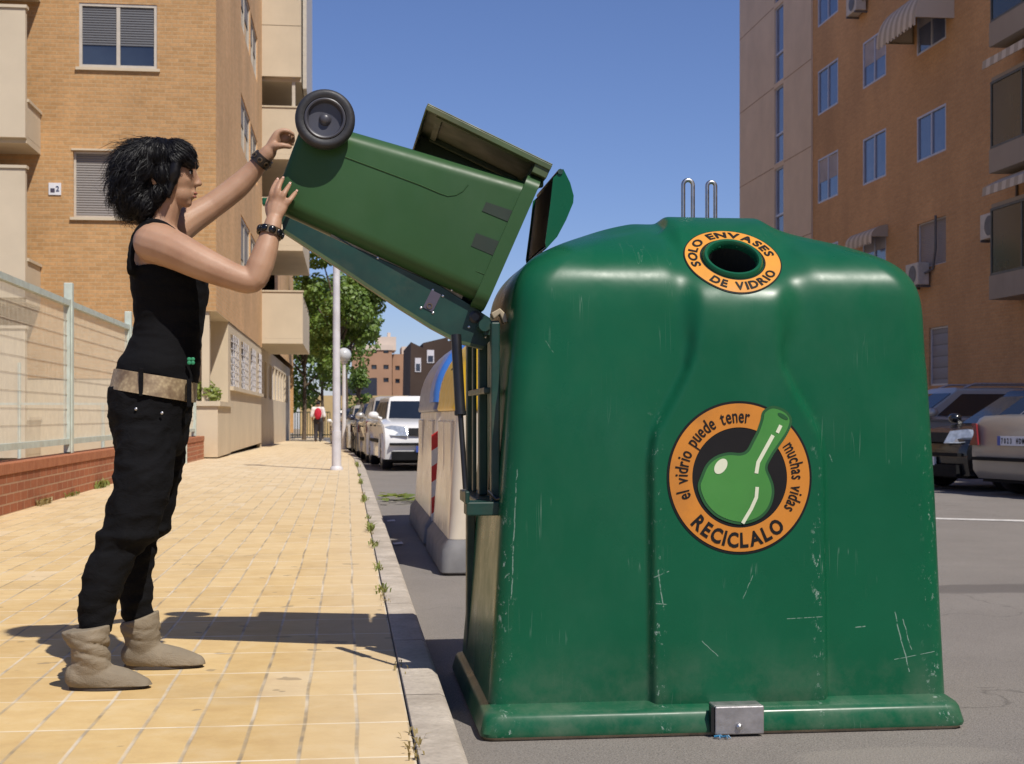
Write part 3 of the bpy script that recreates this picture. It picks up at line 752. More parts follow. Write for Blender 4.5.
# big dome awning over an upper window, small ones lower
def awning(y0, y1, z0, out, drop, name='awning'):
    b = MB(); n = 10; prof = []
    for i in range(n+1):
        a = math.pi/2*i/n; prof.append((out*math.sin(a), drop*(math.cos(a))))
    pts = []
    m = 24
    for i,(u,v) in enumerate(prof):
        row = []
        for k in range(m+1):
            s = k/m; ins = .10*(y1-y0)*(1-(i/n))*0
            sc = .03*math.sin(k*math.pi)*0
            row.append(V3((XR-u, y0+(y1-y0)*s, z0+v)))
        pts.append(row)
    # outer skin and an inner skin 2 cm behind
    vs = [p for r in pts for p in r]; fs = [(i*(m+1)+k, i*(m+1)+k+1, (i+1)*(m+1)+k+1, (i+1)*(m+1)+k) for i in range(n) for k in range(m)]
    b.add(vs, fs); b.add([p+V3((.012,0,-.02)) for p in vs], [f[::-1] for f in fs])
    for yy in (y0, y1):       # closed fabric ends
        poly = [V3((XR,yy,z0+.0)),V3((XR,yy,z0+drop))]+[r[0]*1.0+V3((0,yy-r[0].y,0)) for r in pts[1:]]
        b.prism(poly, V3((0,.012 if yy==y0 else -.012,0)))
    # scalloped valance
    for k in range(m):
        ya, yb_ = y0+(y1-y0)*k/m, y0+(y1-y0)*(k+1)/m; x = XR-out
        dz = .16 if k%2 else .21
        b.box(x-.006, x+.006, ya, yb_, z0-dz, z0)
    o = b.build(name, M['awning'], rb, smooth=60)
    for y in (y0+.04, y1-.04):
        b = MB(); b.tube([(XR,y,z0+.02),(XR-out,y,z0+.0)], .02, 6); b.tube([(XR,y,z0+drop*.5),(XR-out*.8,y,z0+.05)], .015, 6); b.tube([(XR-.03,y,z0-.0),(XR-.03,y,z0+drop)], .02, 6)
        b.build('awning_frame', M['steel_dirty'], o)
aw0 = RS(930,40); 
p3 = [h for h,(i,k) in zip(holes,kinds) if i==2 and k==1][0]
awning(p3[0]-.5, p3[1]+.25, p3[2]+.38, 1.05, 1.05)
p4 = [h for h,(i,k) in zip(holes,kinds) if i==1 and k==-1]
if p4: awning(p4[0][0]-.15, p4[0][1]+.15, p4[0][3]-.25, .5, .35)
def ac(px,py,sz=.8):
    y,z = RS(px,py); b = MB(); b.box(XR-.38, XR-.06, y-.42, y+.42, z-.3, z+.3)
    o = b.build('air_conditioner', M['ac_white'], rb, bevel=.02)
    b = MB(); b.lathe((XR-.385,y-.06,z), (-1,0,0), [(.0,.004),(.23,.004),(.24,.0)], 20); b.build('fan_grille', M['ac_grille'], o)
    b = MB(); b.box(XR-.4, XR, y-.36, y-.32, z-.36, z-.302); b.box(XR-.4, XR, y+.32, y+.36, z-.36, z-.302); b.build('bracket', M['ac_grille'], o)
    b = MB(); b.tube([(XR-.2,y-.45,z),(XR-.04,y-.6,z+.1),(XR-.03,y-.75,z+.6),(XR-.03,y-.75,z+1.5)], .035, 8); b.build('coolant_pipe', M['ac_grille'], o)
ac(863,4); ac(925,275); ac(1003,226)

# ------------------------------------------------------------------ far buildings
def block(name, label, x0,x1,y0,y1,z1,m, wins=(), mw='glass', z0=-3, extras=None):
    t = thing(name, label, 'building', ((x0+x1)/2,(y0+y1)/2,gz(y0)))
    b = MB(); wall_holes(b, V3((0,y0,0)), ex, ez, V3((0,-1,0)), x0,x1,z0,z1, list(wins), .25)
    b.quad((x0,y0,z0),(x0,y1,z0),(x0,y1,z1),(x0,y0,z1)); b.quad((x1,y0,z0),(x1,y1,z0),(x1,y1,z1),(x1,y0,z1)); b.quad((x0,y1,z0),(x1,y1,z0),(x1,y1,z1),(x0,y1,z1)); b.quad((x0,y0,z1),(x1,y0,z1),(x1,y1,z1),(x0,y1,z1))
    b.build('wall', M[m], t, fix=False)
    for h in wins: window(t, V3((0,y0,0)), ex, ez, V3((0,-1,0)), h, 'none', 'far_dark', mw, .2, .08)
    return t
Y = 190.0
def G(px,py,Y): p = W(px,py,Y); return p.x,p.z
x0 = G(352,0,Y)[0]; x1 = G(392,0,Y)[0]; zt = G(0,348,Y)[1]
wins = []
for px in (374,386):
    for py in (351,367,380):
        a = G(px-2.6,py+2.2,Y); c = G(px+2.6,py-2.2,Y); wins.append((a[0],c[0],a[1],c[1]))
fb = block('apartment_building', 'far brown brick block with pale penthouse beyond the trees at the end of the street', x0,x1,Y,Y+14,zt,'far_brown',wins)
a = G(376,330,Y+1); c = G(396,347,Y+1)
b = MB(); b.box(a[0],c[0],Y+.5,Y+9,zt+.003,G(0,334,Y)[1]); b.box(G(388,0,Y)[0],G(391,0,Y)[0],Y+2,Y+4,zt,G(0,329,Y)[1]); b.box(x0,x1+.15,Y-.15,Y+.45,zt+.005,zt+.7); b.build('penthouse', M['far_white'], fb)
x0 = G(392.5,0,Y+4)[0]; x1 = G(413,0,Y+4)[0]; Y2 = Y+4
wins = []
for px in (397.5,):
    for py in (368,381):
        a = G(px-2.2,py+2.2,Y2); c = G(px+2.2,py-2.2,Y2); wins.append((a[0],c[0],a[1],c[1]))
fb2 = block('apartment_building', 'lower stepped wing of brown brick right of the far brown block', x0,x1,Y2,Y2+12,G(0,352,Y2)[1],'far_brown',wins)
b = MB(); b.box(G(402,0,Y2)[0],x1+.1,Y2+.5,Y2+8,G(0,352,Y2)[1]+.003,G(0,344,Y2)[1]); b.build('penthouse', M['far_white'], fb2)
Y = 120.0
t = thing('dark_house', 'dark brick building with sloping roofline and white windows above the blue container', 'building', (G(440,0,Y)[0],Y,gz(Y)))
pl = [G(410,397,Y),G(411,342,Y),G(423,348,Y),G(423,343,Y),G(448,337,Y),G(448,341,Y),G(520,318,Y),G(520,397,Y)]
b = MB(); b.prism([V3((x,Y,z)) for x,z in pl], V3((0,16,0))); b.build('wall', M['far_dark'], t)
for x0,x1,y0,y1 in ((415,421,358,372),(427,434,350,363)):
    a = G(x0,y1,Y); c = G(x1,y0,Y); b = MB(); b.box(a[0],c[0],Y-.06,Y-.005,a[1],c[1]); w_ = b.build('window', M['alu_w'], t)
    b = MB(); b.box(a[0]+.08,c[0]-.08,Y-.075,Y-.063,a[1]+.08,c[1]-.5); b.build('pane', M['glass'], w_)
Y = 105.0
a = G(345,391,Y); c = G(378,381,Y)
b = MB(); b.box(G(300,0,Y)[0],G(408,0,Y)[0],Y,Y+.4,gz(Y)-.5,G(0,395,Y)[1]); tag(b.build('boundary_wall', M['far_ochre']), 'low ochre wall closing the street behind the parked cars', 'wall')
b = MB(); b.box(G(340,0,Y+5)[0],G(377,0,Y+5)[0],Y+5,Y+12,gz(Y)-.5,G(0,377,Y+5)[1]); tag(b.build('market_shed', M['far_navy']), 'long dark navy shed behind the ochre wall at the street end', 'shed')
# ------------------------------------------------------------------ vegetation
def leaf_cloud(b, clumps, n, size, rnd, flat=.5):
    for _ in range(n):
        c, r = rnd.choices(clumps, weights=[k[1]**2 for k in clumps])[0]
        while True:
            d = V3((rnd.uniform(-1,1),rnd.uniform(-1,1),rnd.uniform(-1,1)))
            if .05 < d.length < 1: break
        d = d.normalized()*(d.length**.45)
        p = V3(c) + V3((d.x*r, d.y*r, d.z*r*.8))
        s = size*rnd.uniform(.55,1.3)
        n_ = (d + V3((rnd.uniform(-1,1),rnd.uniform(-1,1),rnd.uniform(-.2,1.2)))*.9).normalized()
        a = n_.orthogonal().normalized(); a = Matrix.Rotation(rnd.uniform(0,6.28),3,n_) @ a; bb = n_.cross(a)
        b.add([p-a*s*.5, p+bb*s*.33+a*s*.05, p+a*s*.55+n_*s*.08, p-bb*s*.33+a*s*.05], [(0,1,2,3)])
def tree(label, x, y, h, r, n, seed, size=.2, group=None, low=.32, mat='leaf'):
    rnd = random.Random(seed); g = gz(y)
    t = thing('street_tree', label, 'tree', (x,y,g), group=group)
    b = MB()
    lean = V3((rnd.uniform(-.3,.3), rnd.uniform(-.3,.3), 0))
    top = V3((x,y,g+h*.72))+lean
    b.tube([(x,y,g-.1),(x+.03,y,g+h*.2),V3((x,y,g+h*.45))+lean*.5, top], [.12,.10,.08,.03], 9)
    clumps = []
    for k in range(15):
        a = k*2.4+rnd.uniform(-.3,.3); f = rnd.uniform(low,.95); rr = r*(.35+.65*math.sin(math.pi*min(1,(f-low)/(1-low)*.8+.22)))*rnd.uniform(.55,1)
        e = V3((x+math.cos(a)*rr*.75, y+math.sin(a)*rr*.75, g+h*f)); s = V3((x,y,g+h*(f*.55+.08)))
        b.tube([s, (s+e)/2+V3((0,0,.2)), e], [.06,.04,.012], 6)
        clumps.append((e, r*rnd.uniform(.28,.46)))
        for q in range(2):
            clumps.append((e+V3((rnd.uniform(-1,1),rnd.uniform(-1,1),rnd.uniform(-.7,.7)))*r*.45, r*rnd.uniform(.14,.26)))
    b.build('trunk', M['bark'], t, smooth=60)
    b = MB(); leaf_cloud(b, clumps, n, size, rnd); b.build('crown', M[mat], t, fix=False)
p = W(322,420,58)
tree('leafy street tree beside the tall white lamp post, nearest of the trees', W(338,0,64).x, 64, 9.4, 2.2, 9000, 3, .22, 'street trees along the paving', .42)
tree('leafy street tree behind the red backpack walker at the building end', W(304,0,71).x, 71, 8.0, 2.3, 7000, 5, .24, 'street trees along the paving', .42)
tree('leafy street tree rising right behind the globe lamp', W(346,0,80).x, 80, 9.4, 2.4, 7000, 9, .26, 'street trees along the paving', .36)
tree('dark street tree farthest away, low behind the globe lamp pole', W(322,0,88).x, 88, 8.0, 3.2, 5000, 11, .3, 'street trees along the paving', .32)
tree('small bushy tree growing by the dark shed over the white car', W(359,0,98).x, 98, 4.9, 1.1, 1500, 13, .25, None, .25, 'leaf')
rnd = random.Random(21)
b = MB(); leaf_cloud(b, [((W(px,0,101).x,101+rnd.uniform(-.4,.4),gz(101)+1.3+rnd.uniform(-.2,.5)),.8) for px in range(348,392,4)], 3500, .22, rnd)
tag(b.build('hedge', M['leaf2'], fix=False), 'sunny yellow green hedge beyond the parked cars', 'hedge')
# planter plant
b = MB(); rnd = random.Random(4)
leaf_cloud(b, [((XL-.05-rnd.uniform(0,.35), YL+rnd.uniform(.1,.9), 1.2+rnd.uniform(0,.25)), .2) for _ in range(9)], 420, .1, rnd)
tag(b.build('planter_plant', M['leaf2'], fix=False), 'bright green plant growing on the beige planter wall at the building corner', 'plant')
# weeds at the kerb joint, one tuft each, and by the low wall
def tuft(x,y,z,h,n,seed,label,mat='weed',spread=.05,group='weeds in the kerb joint'):
    rnd = random.Random(seed); b = MB()
    for _ in range(n):
        a = rnd.uniform(0,6.28); l = h*rnd.uniform(.5,1.1); px = x+rnd.gauss(0,.012); py = y+rnd.gauss(0,spread)
        o = V3((math.cos(a),math.sin(a),0)); side = V3((-o.y,o.x,0))*h*.10
        k = rnd.uniform(.25,.9)
        p0 = V3((px,py,z)); p1 = p0+o*l*.35*k+V3((0,0,l*.6)); p2 = p0+o*l*k+V3((0,0,l*rnd.uniform(.5,.95)))
        b.add([p0-side*.4,p0+side*.4,p1+side,p1-side,p2], [(0,1,2,3),(3,2,4)])
    return tag(b.build('weed_tuft', M[mat], fix=False), label, 'weed', group)
def onk(px,py): 
    d = CAMZ*FPX/(py-CY); r = (px-CX)/FPX*d; return r*CS+d*SN, d*CS-r*SN
wl = ['green weed tuft in the kerb joint, nearest one below the shadow', 'weed tuft in the kerb joint just beyond the shadow strip']
spec = [(420,748,.035,26,'dry','dry olive weed patch in the kerb joint at the bottom edge of the picture',.09),
        (402,668,.025,14,'dry','small dry weed in the kerb joint beside the shaded kerb',.05),
        (384,592,.05,26,'weed','compact green weed tuft in the kerb joint just beyond the shadow strip',.05),
        (372,530,.08,40,'weed','tall spiky green weed in the middle of the kerb joint row',.12),
        (365,500,.07,44,'weed','dense green weed clump in the kerb joint level with the dropped leaves',.15),
        (361,483,.07,44,'weed','wide green weed clump in the kerb joint near the lamp post',.2),
        (357,466,.08,50,'weed','far green weed tuft in the kerb joint beside the white car',.4)]
for i,(px,py,h,n,mt,lab,sp) in enumerate(spec):
    x,y = onk(px,py); tuft(.168,y,0,h,n,30+i,lab,mt,sp)
for i,y in enumerate((6.3,7.6,9.0,9.9,11.4,13.6,15.0,17.2,19.5)):
    tuft(.168,y,0,.028+.012*(i%3),16+6*(i%3),130+i,'tiny green weed sprouting from the kerb joint between larger tufts','weed' if i%3 else 'dry',.10,'tiny weeds in the kerb joint')
for i,(y,h,n,lab) in enumerate(((13.55,.09,60,'dry weed tuft at the foot of the red brick wall, left of the fence post'),(14.9,.07,40,'small weed at the foot of the red brick wall under the fence post'),(16.7,.12,80,'green weed tuft at the foot of the red brick wall beside the trouser leg'))):
    tuft(XF+.03,y,0,h,n,60+i,lab,'weed' if i else 'dry',.16,'weeds along the brick wall')
b = MB(); rnd = random.Random(8)
for _ in range(40):
    p = V3((.62+rnd.gauss(0,.12), 15.6+rnd.gauss(0,.35), -KERB+.02+rnd.uniform(0,.05))); s = .09
    a = rnd.uniform(0,6.28); u = V3((math.cos(a),math.sin(a),rnd.uniform(-.2,.2)))*s; v = V3((-math.sin(a),math.cos(a),rnd.uniform(-.2,.3)))*s*.5
    b.add([p-u,p-v,p+u,p+v],[(0,1,2,3)])
tag(b.build('fallen_leaves', M['leaf2'], fix=False), 'pale green dropped leaves lying on the road by the kerb', 'leaves')
# litter flecks
b = MB()
for px,py in ((391,522),(398,545)):
    d = (CAMZ+KERB)*FPX/(py-CY); r = (px-CX)/FPX*d; x,y = r*CS+d*SN, d*CS-r*SN
    b.add([(x-.03,y-.05,-KERB+.01),(x+.04,y-.03,-KERB+.012),(x+.03,y+.05,-KERB+.02),(x-.04,y+.04,-KERB+.012)],[(0,1,2,3)])
tag(b.build('paper_scrap', M['white_cloth'], fix=False), 'pale scraps of paper on the road between kerb and white container', 'litter')
# ------------------------------------------------------------------ green glass recycling container
gc = thing('glass_recycling_container', 'big green plastic glass recycling container with orange stickers and raised tipping arm, in the foreground', 'recycling container', (1.12, 4.65, -KERB))
BX = dict()
def lerp(a,b,t): return a+(b-a)*t
def sstep(e0,e1,x):
    t = max(0,min(1,(x-e0)/(e1-e0))); return t*t*(3-2*t)
def interp(tab, x):
    if x <= tab[0][0]: return tab[0][1]
    for (a,fa),(b_,fb) in zip(tab,tab[1:]):
        if x <= b_: return fa+(fb-fa)*(x-a)/(b_-a)
    return tab[-1][1]
ROOF = [(0,1.165),(.003,1.198),(.012,1.239),(.028,1.275),(.05,1.305),(.08,1.333),(.12,1.358),(.17,1.385),(.25,1.422),(.33,1.451),(.40,1.470),(.46,1.479)]
NECK = [(0,1.165),(.012,1.192),(.03,1.221),(.235,1.412),(.28,1.437),(.33,1.456),(.40,1.474),(.46,1.483)]
def outline(z):
    k = (z+.03)/1.2
    return lerp(.420,.505,k), lerp(1.850,1.815,k), lerp(4.135,4.185,k), lerp(5.15,5.10,k), lerp(.05,.085,k)
HOLE = V3((1.205,0,0))
def ring_pts(x0,x1,y0,y1,rc,NF,NS,NB,NC):
    rc = min(rc,(x1-x0)/2-.001,(y1-y0)/2-.001); P = []
    for i in range(NF): P.append((lerp(x0+rc,x1-rc,i/NF), y0, 0))
    for i in range(NC): a = -90+90*i/NC; P.append((x1-rc+rc*math.cos(R(a)), y0+rc+rc*math.sin(R(a)), 1 if i else 0))
    for i in range(NS): P.append((x1, lerp(y0+rc,y1-rc,i/NS), 1))
    for i in range(NC): a = 90*i/NC; P.append((x1-rc+rc*math.cos(R(a)), y1-rc+rc*math.sin(R(a)), 2))
    for i in range(NB): P.append((lerp(x1-rc,x0+rc,i/NB), y1, 2))
    for i in range(NC): a = 90+90*i/NC; P.append((x0+rc+rc*math.cos(R(a)), y1-rc+rc*math.sin(R(a)), 2))
    for i in range(NS): P.append((x0, lerp(y1-rc,y0+rc,i/NS), 3))
    for i in range(NC): a = 180+90*i/NC; P.append((x0+rc+rc*math.cos(R(a)), y0+rc+rc*math.sin(R(a)), 3))
    return P
NF,NS,NB,NC = 210,24,40,9
levels = [(-.03+1.195*i/58, 0) for i in range(59)]
levels += [(None, .46*(i/44)**1.5) for i in range(1,45)]
rows = []; flags = []
xw0,xw1,yw0,yw1,rcw = outline(1.165)
def relief_half(s):    # s = arc height along the face
    return interp([(.70,.268),(.78,.255),(.90,.185),(.98,.145),(1.05,.135),(1.15,.15),(1.24,.172),(1.6,.172),(1.75,.16)], s)
def relief_mid(s): return interp([(.7,1.180),(1.0,1.178),(1.2,1.205),(1.6,1.21)], s)
for z,u in levels:
    if u == 0:
        x0,x1,y0,y1,rc = outline(z); zz = z; s = z
    else:
        x0,x1,y0,y1,rc = xw0+u,xw1-u,yw0+u,yw1-u,rcw+u*.35; zz = interp(ROOF,u); s = 1.165+u*1.15
    row = []
    for x,y,sd in ring_pts(x0,x1,y0,y1,rc,NF,NS,NB,NC):
        z_ = zz
        hw = relief_half(s); mx = relief_mid(s)
        front = 1 if sd == 0 else 0
        if u > 0 and front:      # the neck is chamfered flat to carry the throw-in hole
            m = 1-sstep(hw-.03, hw+.045, abs(x-mx))
            z_ = lerp(z_, interp(NECK,u), m)
        row.append(V3((x,y,z_)))
    rows.append(row); flags.append((s,u))
n = len(rows[0])
b = MB(); b.loft(rows, True)
me = bpy.data.meshes.new('tmp'); me.from_pydata(b.v,[],b.f); me.update()
nn = [v.normal.copy() for v in me.vertices]
bm0 = bmesh.new(); bm0.from_mesh(me); bmesh.ops.recalc_face_normals(bm0, faces=bm0.faces); bm0.normal_update()
nn = [v.normal.copy() for v in bm0.verts]; bm0.free()
pr = ring_pts(*outline(.5)[:4], .05, NF,NS,NB,NC)
vs = []
for i,row in enumerate(rows):
    s,u = flags[i]; hw = relief_half(s); mx = relief_mid(s)
    for k,p in enumerate(row):
        q = p.copy()
        if pr[k][2] == 0 and k < NF+1:
            m = 1-sstep(hw-.010, hw+.017, abs(p.x-mx))
            fade = 1-sstep(.40,.46,u)
            q += nn[i*n+k]*.031*m*fade
        # gentle dents in the big panels
        q += nn[i*n+k]*.004*noise.noise(V3((p.x*2.2,p.y*2.2,p.z*1.7)))
        vs.append(q)
NR = len(rows)
for _ in range(7):          # soften the moulding round the roof edge
    v2 = list(vs)
    for i in range(50, NR-1):
        for k in range(n):
            v2[i*n+k] = vs[i*n+k]*.4 + (vs[(i-1)*n+k]+vs[(i+1)*n+k]+vs[i*n+(k-1)%n]+vs[i*n+(k+1)%n])*.15
    vs = v2
for _ in range(45):         # rounded crown
    v2 = list(vs)
    for i in range(NR-20, NR-1):
        w_ = .5*(i-(NR-20))/19
        for k in range(n):
            v2[i*n+k] = vs[i*n+k]*(1-w_) + (vs[(i-1)*n+k]+vs[(i+1)*n+k]+vs[i*n+(k-1)%n]+vs[i*n+(k+1)%n])*.25*w_
    for k in range(n): v2[(NR-1)*n+k] = v2[(NR-2)*n+k].lerp(vs[(NR-1)*n+k],.9)
    vs = v2
for _ in range(40):         # the lower edge of the neck chamfer is a soft bend
    v2 = list(vs)
    for i in range(48, 92):
        wz = sstep(1.06,1.13,vs[i*n].z if False else rows[i][0].z)*(1-sstep(1.24,1.30,flags[i][0]))
        if wz <= 0: continue
        for k in range(1, NF-1):
            p = vs[i*n+k]; wm = (1-sstep(.17,.27,abs(p.x-1.205)))*wz
            if wm <= 0: continue
            v2[i*n+k] = p*(1-.6*wm) + (vs[(i-1)*n+k]+vs[(i+1)*n+k]+vs[i*n+k-1]+vs[i*n+k+1])*.15*wm
    vs = v2
# throw-in hole
hc = V3((1.200, 4.300, 1.296)); hn = V3((0,-.95,1.0)).normalized(); hu = V3((1,0,0)); hv = hn.cross(hu).normalized()
if hv.z < 0: hv = -hv
b2 = MB(); b2.v = [tuple(v) for v in vs]; keep = []
for f in b.f:
    c = sum((V3(vs[i]) for i in f), V3())/len(f); d = c-hc
    if abs(d.dot(hn)) < .12 and d.dot(hu)**2 + d.dot(hv)**2 < (.080)**2 and c.y < 4.6 and c.z > 1.15: continue
    keep.append(f)
bvh = BVHTree.FromPolygons([tuple(v) for v in vs], [f for f in b.f])
b2.f = keep; b2.m = [0]*len(keep)
body = b2.build('body', [M['green_body']], gc, smooth=75)
bm_ = body.modifiers.new('thickness','SOLIDIFY'); bm_.thickness = .006; bm_.offset = -1
def onto(p, d, off):
    loc, nor, idx, dist = bvh.ray_cast(p - d*.25, d, .6)
    if loc is None: return p
    return loc - d*off
# fix hc on the surface
loc,_,_,_ = bvh.ray_cast(hc+hn*.3, -hn, .7)
if loc: hc = loc
b = MB()
b.lathe(hc, hn, [(.076,-.012),(.076,.004),(.082,.014),(.090,.015),(.097,.006),(.099,-.02)], 40)
b.f = b.f[:-2]; b.m = b.m[:-2]
b.build('inlet_collar', M['green_body'], gc, smooth=50)
b = MB(); b.lathe(hc, hn, [(.0765,-.012),(.0765,-.10),(.05,-.11),(.001,-.112)], 40); b.f = b.f[:-2]+b.f[-1:]; b.m = b.m[:-1]; b.build('inlet_throat', M['inside'], gc, smooth=40)
# foot ledge
b = MB()
def rr(x0,x1,y0,y1,rc,z,nc=6): return [V3((x,y,z)) for x,y,_ in ring_pts(x0,x1,y0,y1,rc,6,6,6,nc)]
secs = [rr(.418,1.845,4.09,5.17,.05,-.115), rr(.388,1.868,4.053,5.205,.04,-.108), rr(.386,1.870,4.050,5.208,.04,-.098),rr(.398,1.860,4.064,5.196,.04,-.054), rr(.403,1.855,4.072,5.19,.045,-.044), rr(.413,1.850,4.088,5.18,.05,-.039), rr(.440,1.832,4.15,5.135,.05,-.022)]
b.loft(secs, True); b.build('foot_ledge', M['green_body'], gc, smooth=40)
b = MB(); b.loft([rr(.398,1.860,4.064,5.196,.04,-.119), rr(.392,1.866,4.058,5.2,.04,-.1085)], True); b.build('rubber_edge', M['steel_dirty'], gc)
# lock plate
p0 = W(715,706,4.035); p1 = W(764,737,4.035)
b = MB(); b.box(p0.x,p1.x,4.032,4.048,-.112,-.028); b.box(p0.x,p1.x,4.0485,4.14,-.037,-.0285); lp = b.build('lock_plate', M['lockplate'], gc, bevel=.004)
b = MB(); b.lathe(V3((lerp(p0.x,p1.x,.48),4.030,-.088)), (0,-1,0), [(.009,0),(.009,.006),(.004,.009)], 14); b.build('bolt', M['galv'], lp)
b = MB(); b.box(p0.x-.012,p0.x-.003,4.034,4.06,-.105,-.03); b.build('shim', M['black_metal'], lp)
rnd = random.Random(2); b = MB()
for k in range(4):
    q = V3((p0.x+.005+rnd.gauss(0,.01),4.025+rnd.gauss(0,.006),-.114)); b.tube([q, q+V3((rnd.uniform(.005,.02),-.01,.004)), q+V3((rnd.uniform(.01,.03),-.016,-.002))],[.003,.0035,.001],5)
b.build('torn_strap', M['blue_rag'], gc)
# lifting hooks (two stirrups on the roof)
for pxa,pxb,pt,Yh in ((682,694,180,4.72),(706,716.5,182,4.86)):
    a = W(pxa+1.2,205,Yh); c = W(pxb-1.2,205,Yh); zt = W(pxa,pt,Yh).z; r = (c.x-a.x)/2; zb = 1.43
    pts = [(a.x,Yh,zb),(a.x,Yh,zt-r)]+[( (a.x+c.x)/2-r*math.cos(R(t)),Yh,zt-r+r*math.sin(R(t))) for t in range(15,180,15)]+[(c.x,Yh,zt-r),(c.x,Yh,zb)]
    b = MB(); b.tube(pts, .0075, 10); b.build('lifting_hook', M['galv'], gc, smooth=60)
b = MB(); q = W(690,218,4.72); b.box(q.x-.012,q.x+.045,4.69,4.75,1.47,1.494); b.build('hook_plate', M['steel_dirty'], gc, bevel=.003)

# ------------------------------------------------------------------ lettering and stickers
_cc = {}
def glyph(ch, bold):
    if (ch,bold) in _cc: return _cc[(ch,bold)]
    cu = bpy.data.curves.new('g','FONT'); cu.body = ch; cu.size = 1; cu.resolution_u = 3
    cu.offset = .034 if bold else .014
    ob = bpy.data.objects.new('g',cu); col.objects.link(ob)
    me = bpy.data.meshes.new_from_object(ob.evaluated_get(bpy.context.evaluated_depsgraph_get()))
    vs_ = [(v.co.x,v.co.y) for v in me.vertices]; fs_ = [tuple(p.vertices) for p in me.polygons]
    bpy.data.objects.remove(ob); bpy.data.curves.remove(cu); bpy.data.meshes.remove(me)
    bm = bmesh.new(); q = [bm.verts.new((x,y,0)) for x,y in vs_]
    for f in fs_:
        try: bm.faces.new([q[i] for i in f])
        except ValueError: pass
    for ax_,nr_ in ((0,(1,0,0)),(1,(0,1,0))):
        lo = min(v[ax_] for v in vs_); hi = max(v[ax_] for v in vs_); t_ = lo+.13
        while t_ < hi:
            bmesh.ops.bisect_plane(bm, geom=bm.verts[:]+bm.edges[:]+bm.faces[:], plane_co=(t_,0,0) if ax_==0 else (0,t_,0), plane_no=nr_); t_ += .13
    bm.verts.index_update()
    vs_ = [(p.co.x,p.co.y) for p in bm.verts]; fs_ = [tuple(w.index for w in f.verts) for f in bm.faces]; bm.free()
    _cc[(ch,bold)] = (vs_,fs_); return vs_,fs_
def arc_text(txt, rad, a0, a1, h, bold=False, narrow=1.0):
    """2D faces of text along a circle from angle a0 to a1 (degrees); clockwise = letters point outward"""
    cw = a1 < a0; adv = []
    for ch in txt:
        if ch == ' ': adv.append((0,.34)); continue
        v,_ = glyph(ch,bold); x0 = min(p[0] for p in v); x1 = max(p[0] for p in v); adv.append((x0, x1-x0))
    gap = .10; tot = sum(w for _,w in adv)+gap*(len(txt)-1)
    arc = abs(R(a1-a0))*rad; kx = arc/tot; cap = .72
    ky = h/cap; pos = 0; out_v = []; out_f = []
    for ch,(x0,w) in zip(txt,adv):
        if ch != ' ':
            v,f = glyph(ch,bold); base = len(out_v)
            for x,y in v:
                s = (pos+x-x0)*kx; yy = (y-.36)*ky
                if cw: a = R(a0)-s/rad; rr_ = rad+yy
                else: a = R(a0)+s/rad; rr_ = rad-yy
                out_v.append((rr_*math.cos(a), rr_*math.sin(a)))
            out_f += [tuple(i+base for i in q) for q in f]
        pos += w+gap
    return out_v,out_f
def annulus(r0,r1,n=96,m=4):
    v = []; f = []
    for i in range(m+1):
        r = lerp(r0,r1,i/m)
        for k in range(n): a = 2*math.pi*k/n; v.append((r*math.cos(a),r*math.sin(a)))
    for i in range(m):
        for k in range(n): f.append((i*n+k,i*n+(k+1)%n,(i+1)*n+(k+1)%n,(i+1)*n+k))
    return v,f
class Decal:
    def __init__(s, c,u,v,d,su,sv): s.c,s.u,s.v,s.d,s.su,s.sv = c,u,v,d,su,sv
    def make(s, name, vf, off, mat, par):
        v,f = vf; b = MB()
        b.add([onto(s.c+s.u*x*s.su+s.v*y*s.sv, s.d, off) for x,y in v], f)
        bm = bmesh.new(); o = b.build(name, mat, par, fix=False)
        bm.from_mesh(o.data)
        bm.normal_update()
        for fc in bm.faces:
            if fc.normal.dot(s.d) > 0: fc.normal_flip()
        bm.to_mesh(o.data); bm.free(); return o
def dense_poly(pts, step=.04):
    """fill a 2D polygon with a small grid so that it can follow the surface"""
    bm = bmesh.new(); vv = []
    n_ = len(pts)
    for i in range(n_):
        p,q = pts[i],pts[(i+1)%n_]; L = math.hypot(q[0]-p[0],q[1]-p[1]); k = max(1,int(L/step))
        for j in range(k): vv.append(bm.verts.new((lerp(p[0],q[0],j/k),lerp(p[1],q[1],j/k),0)))
    bm.faces.new(vv)
    xs = [p[0] for p in pts]; ys = [p[1] for p in pts]
    x = math.ceil(min(xs)/.15)*.15
    while x < max(xs):
        bmesh.ops.bisect_plane(bm, geom=bm.verts[:]+bm.edges[:]+bm.faces[:], plane_co=(x,0,0), plane_no=(1,0,0)); x += .15
    y = math.ceil(min(ys)/.15)*.15
    while y < max(ys):
        bmesh.ops.bisect_plane(bm, geom=bm.verts[:]+bm.edges[:]+bm.faces[:], plane_co=(0,y,0), plane_no=(0,1,0)); y += .15
    bmesh.ops.triangulate(bm, faces=[f for f in bm.faces if len(f.verts)>4])
    bm.verts.index_update()
    v = [(p.co.x,p.co.y) for p in bm.verts]; f = [tuple(q.index for q in fc.verts) for fc in bm.faces]; bm.free(); return v,f
# ring around the throw-in hole
D1 = Decal(hc, hu, hv, -hn, 1, 1)
st = D1.make('inlet_sticker', annulus(.099,.155,128,10), .0025, M['sticker_black'], gc)
D1.make('sticker_band', annulus(.104,.151,128,10), .0038, M['sticker_yellow'], st)
D1.make('lettering', arc_text('SOLO ENVASES', .1275, 199, 8, .029, True), .0056, M['sticker_black'], st)
D1.make('lettering', arc_text('DE VIDRIO', .1275, 228, 332, .029, True), .0056, M['sticker_black'], st)
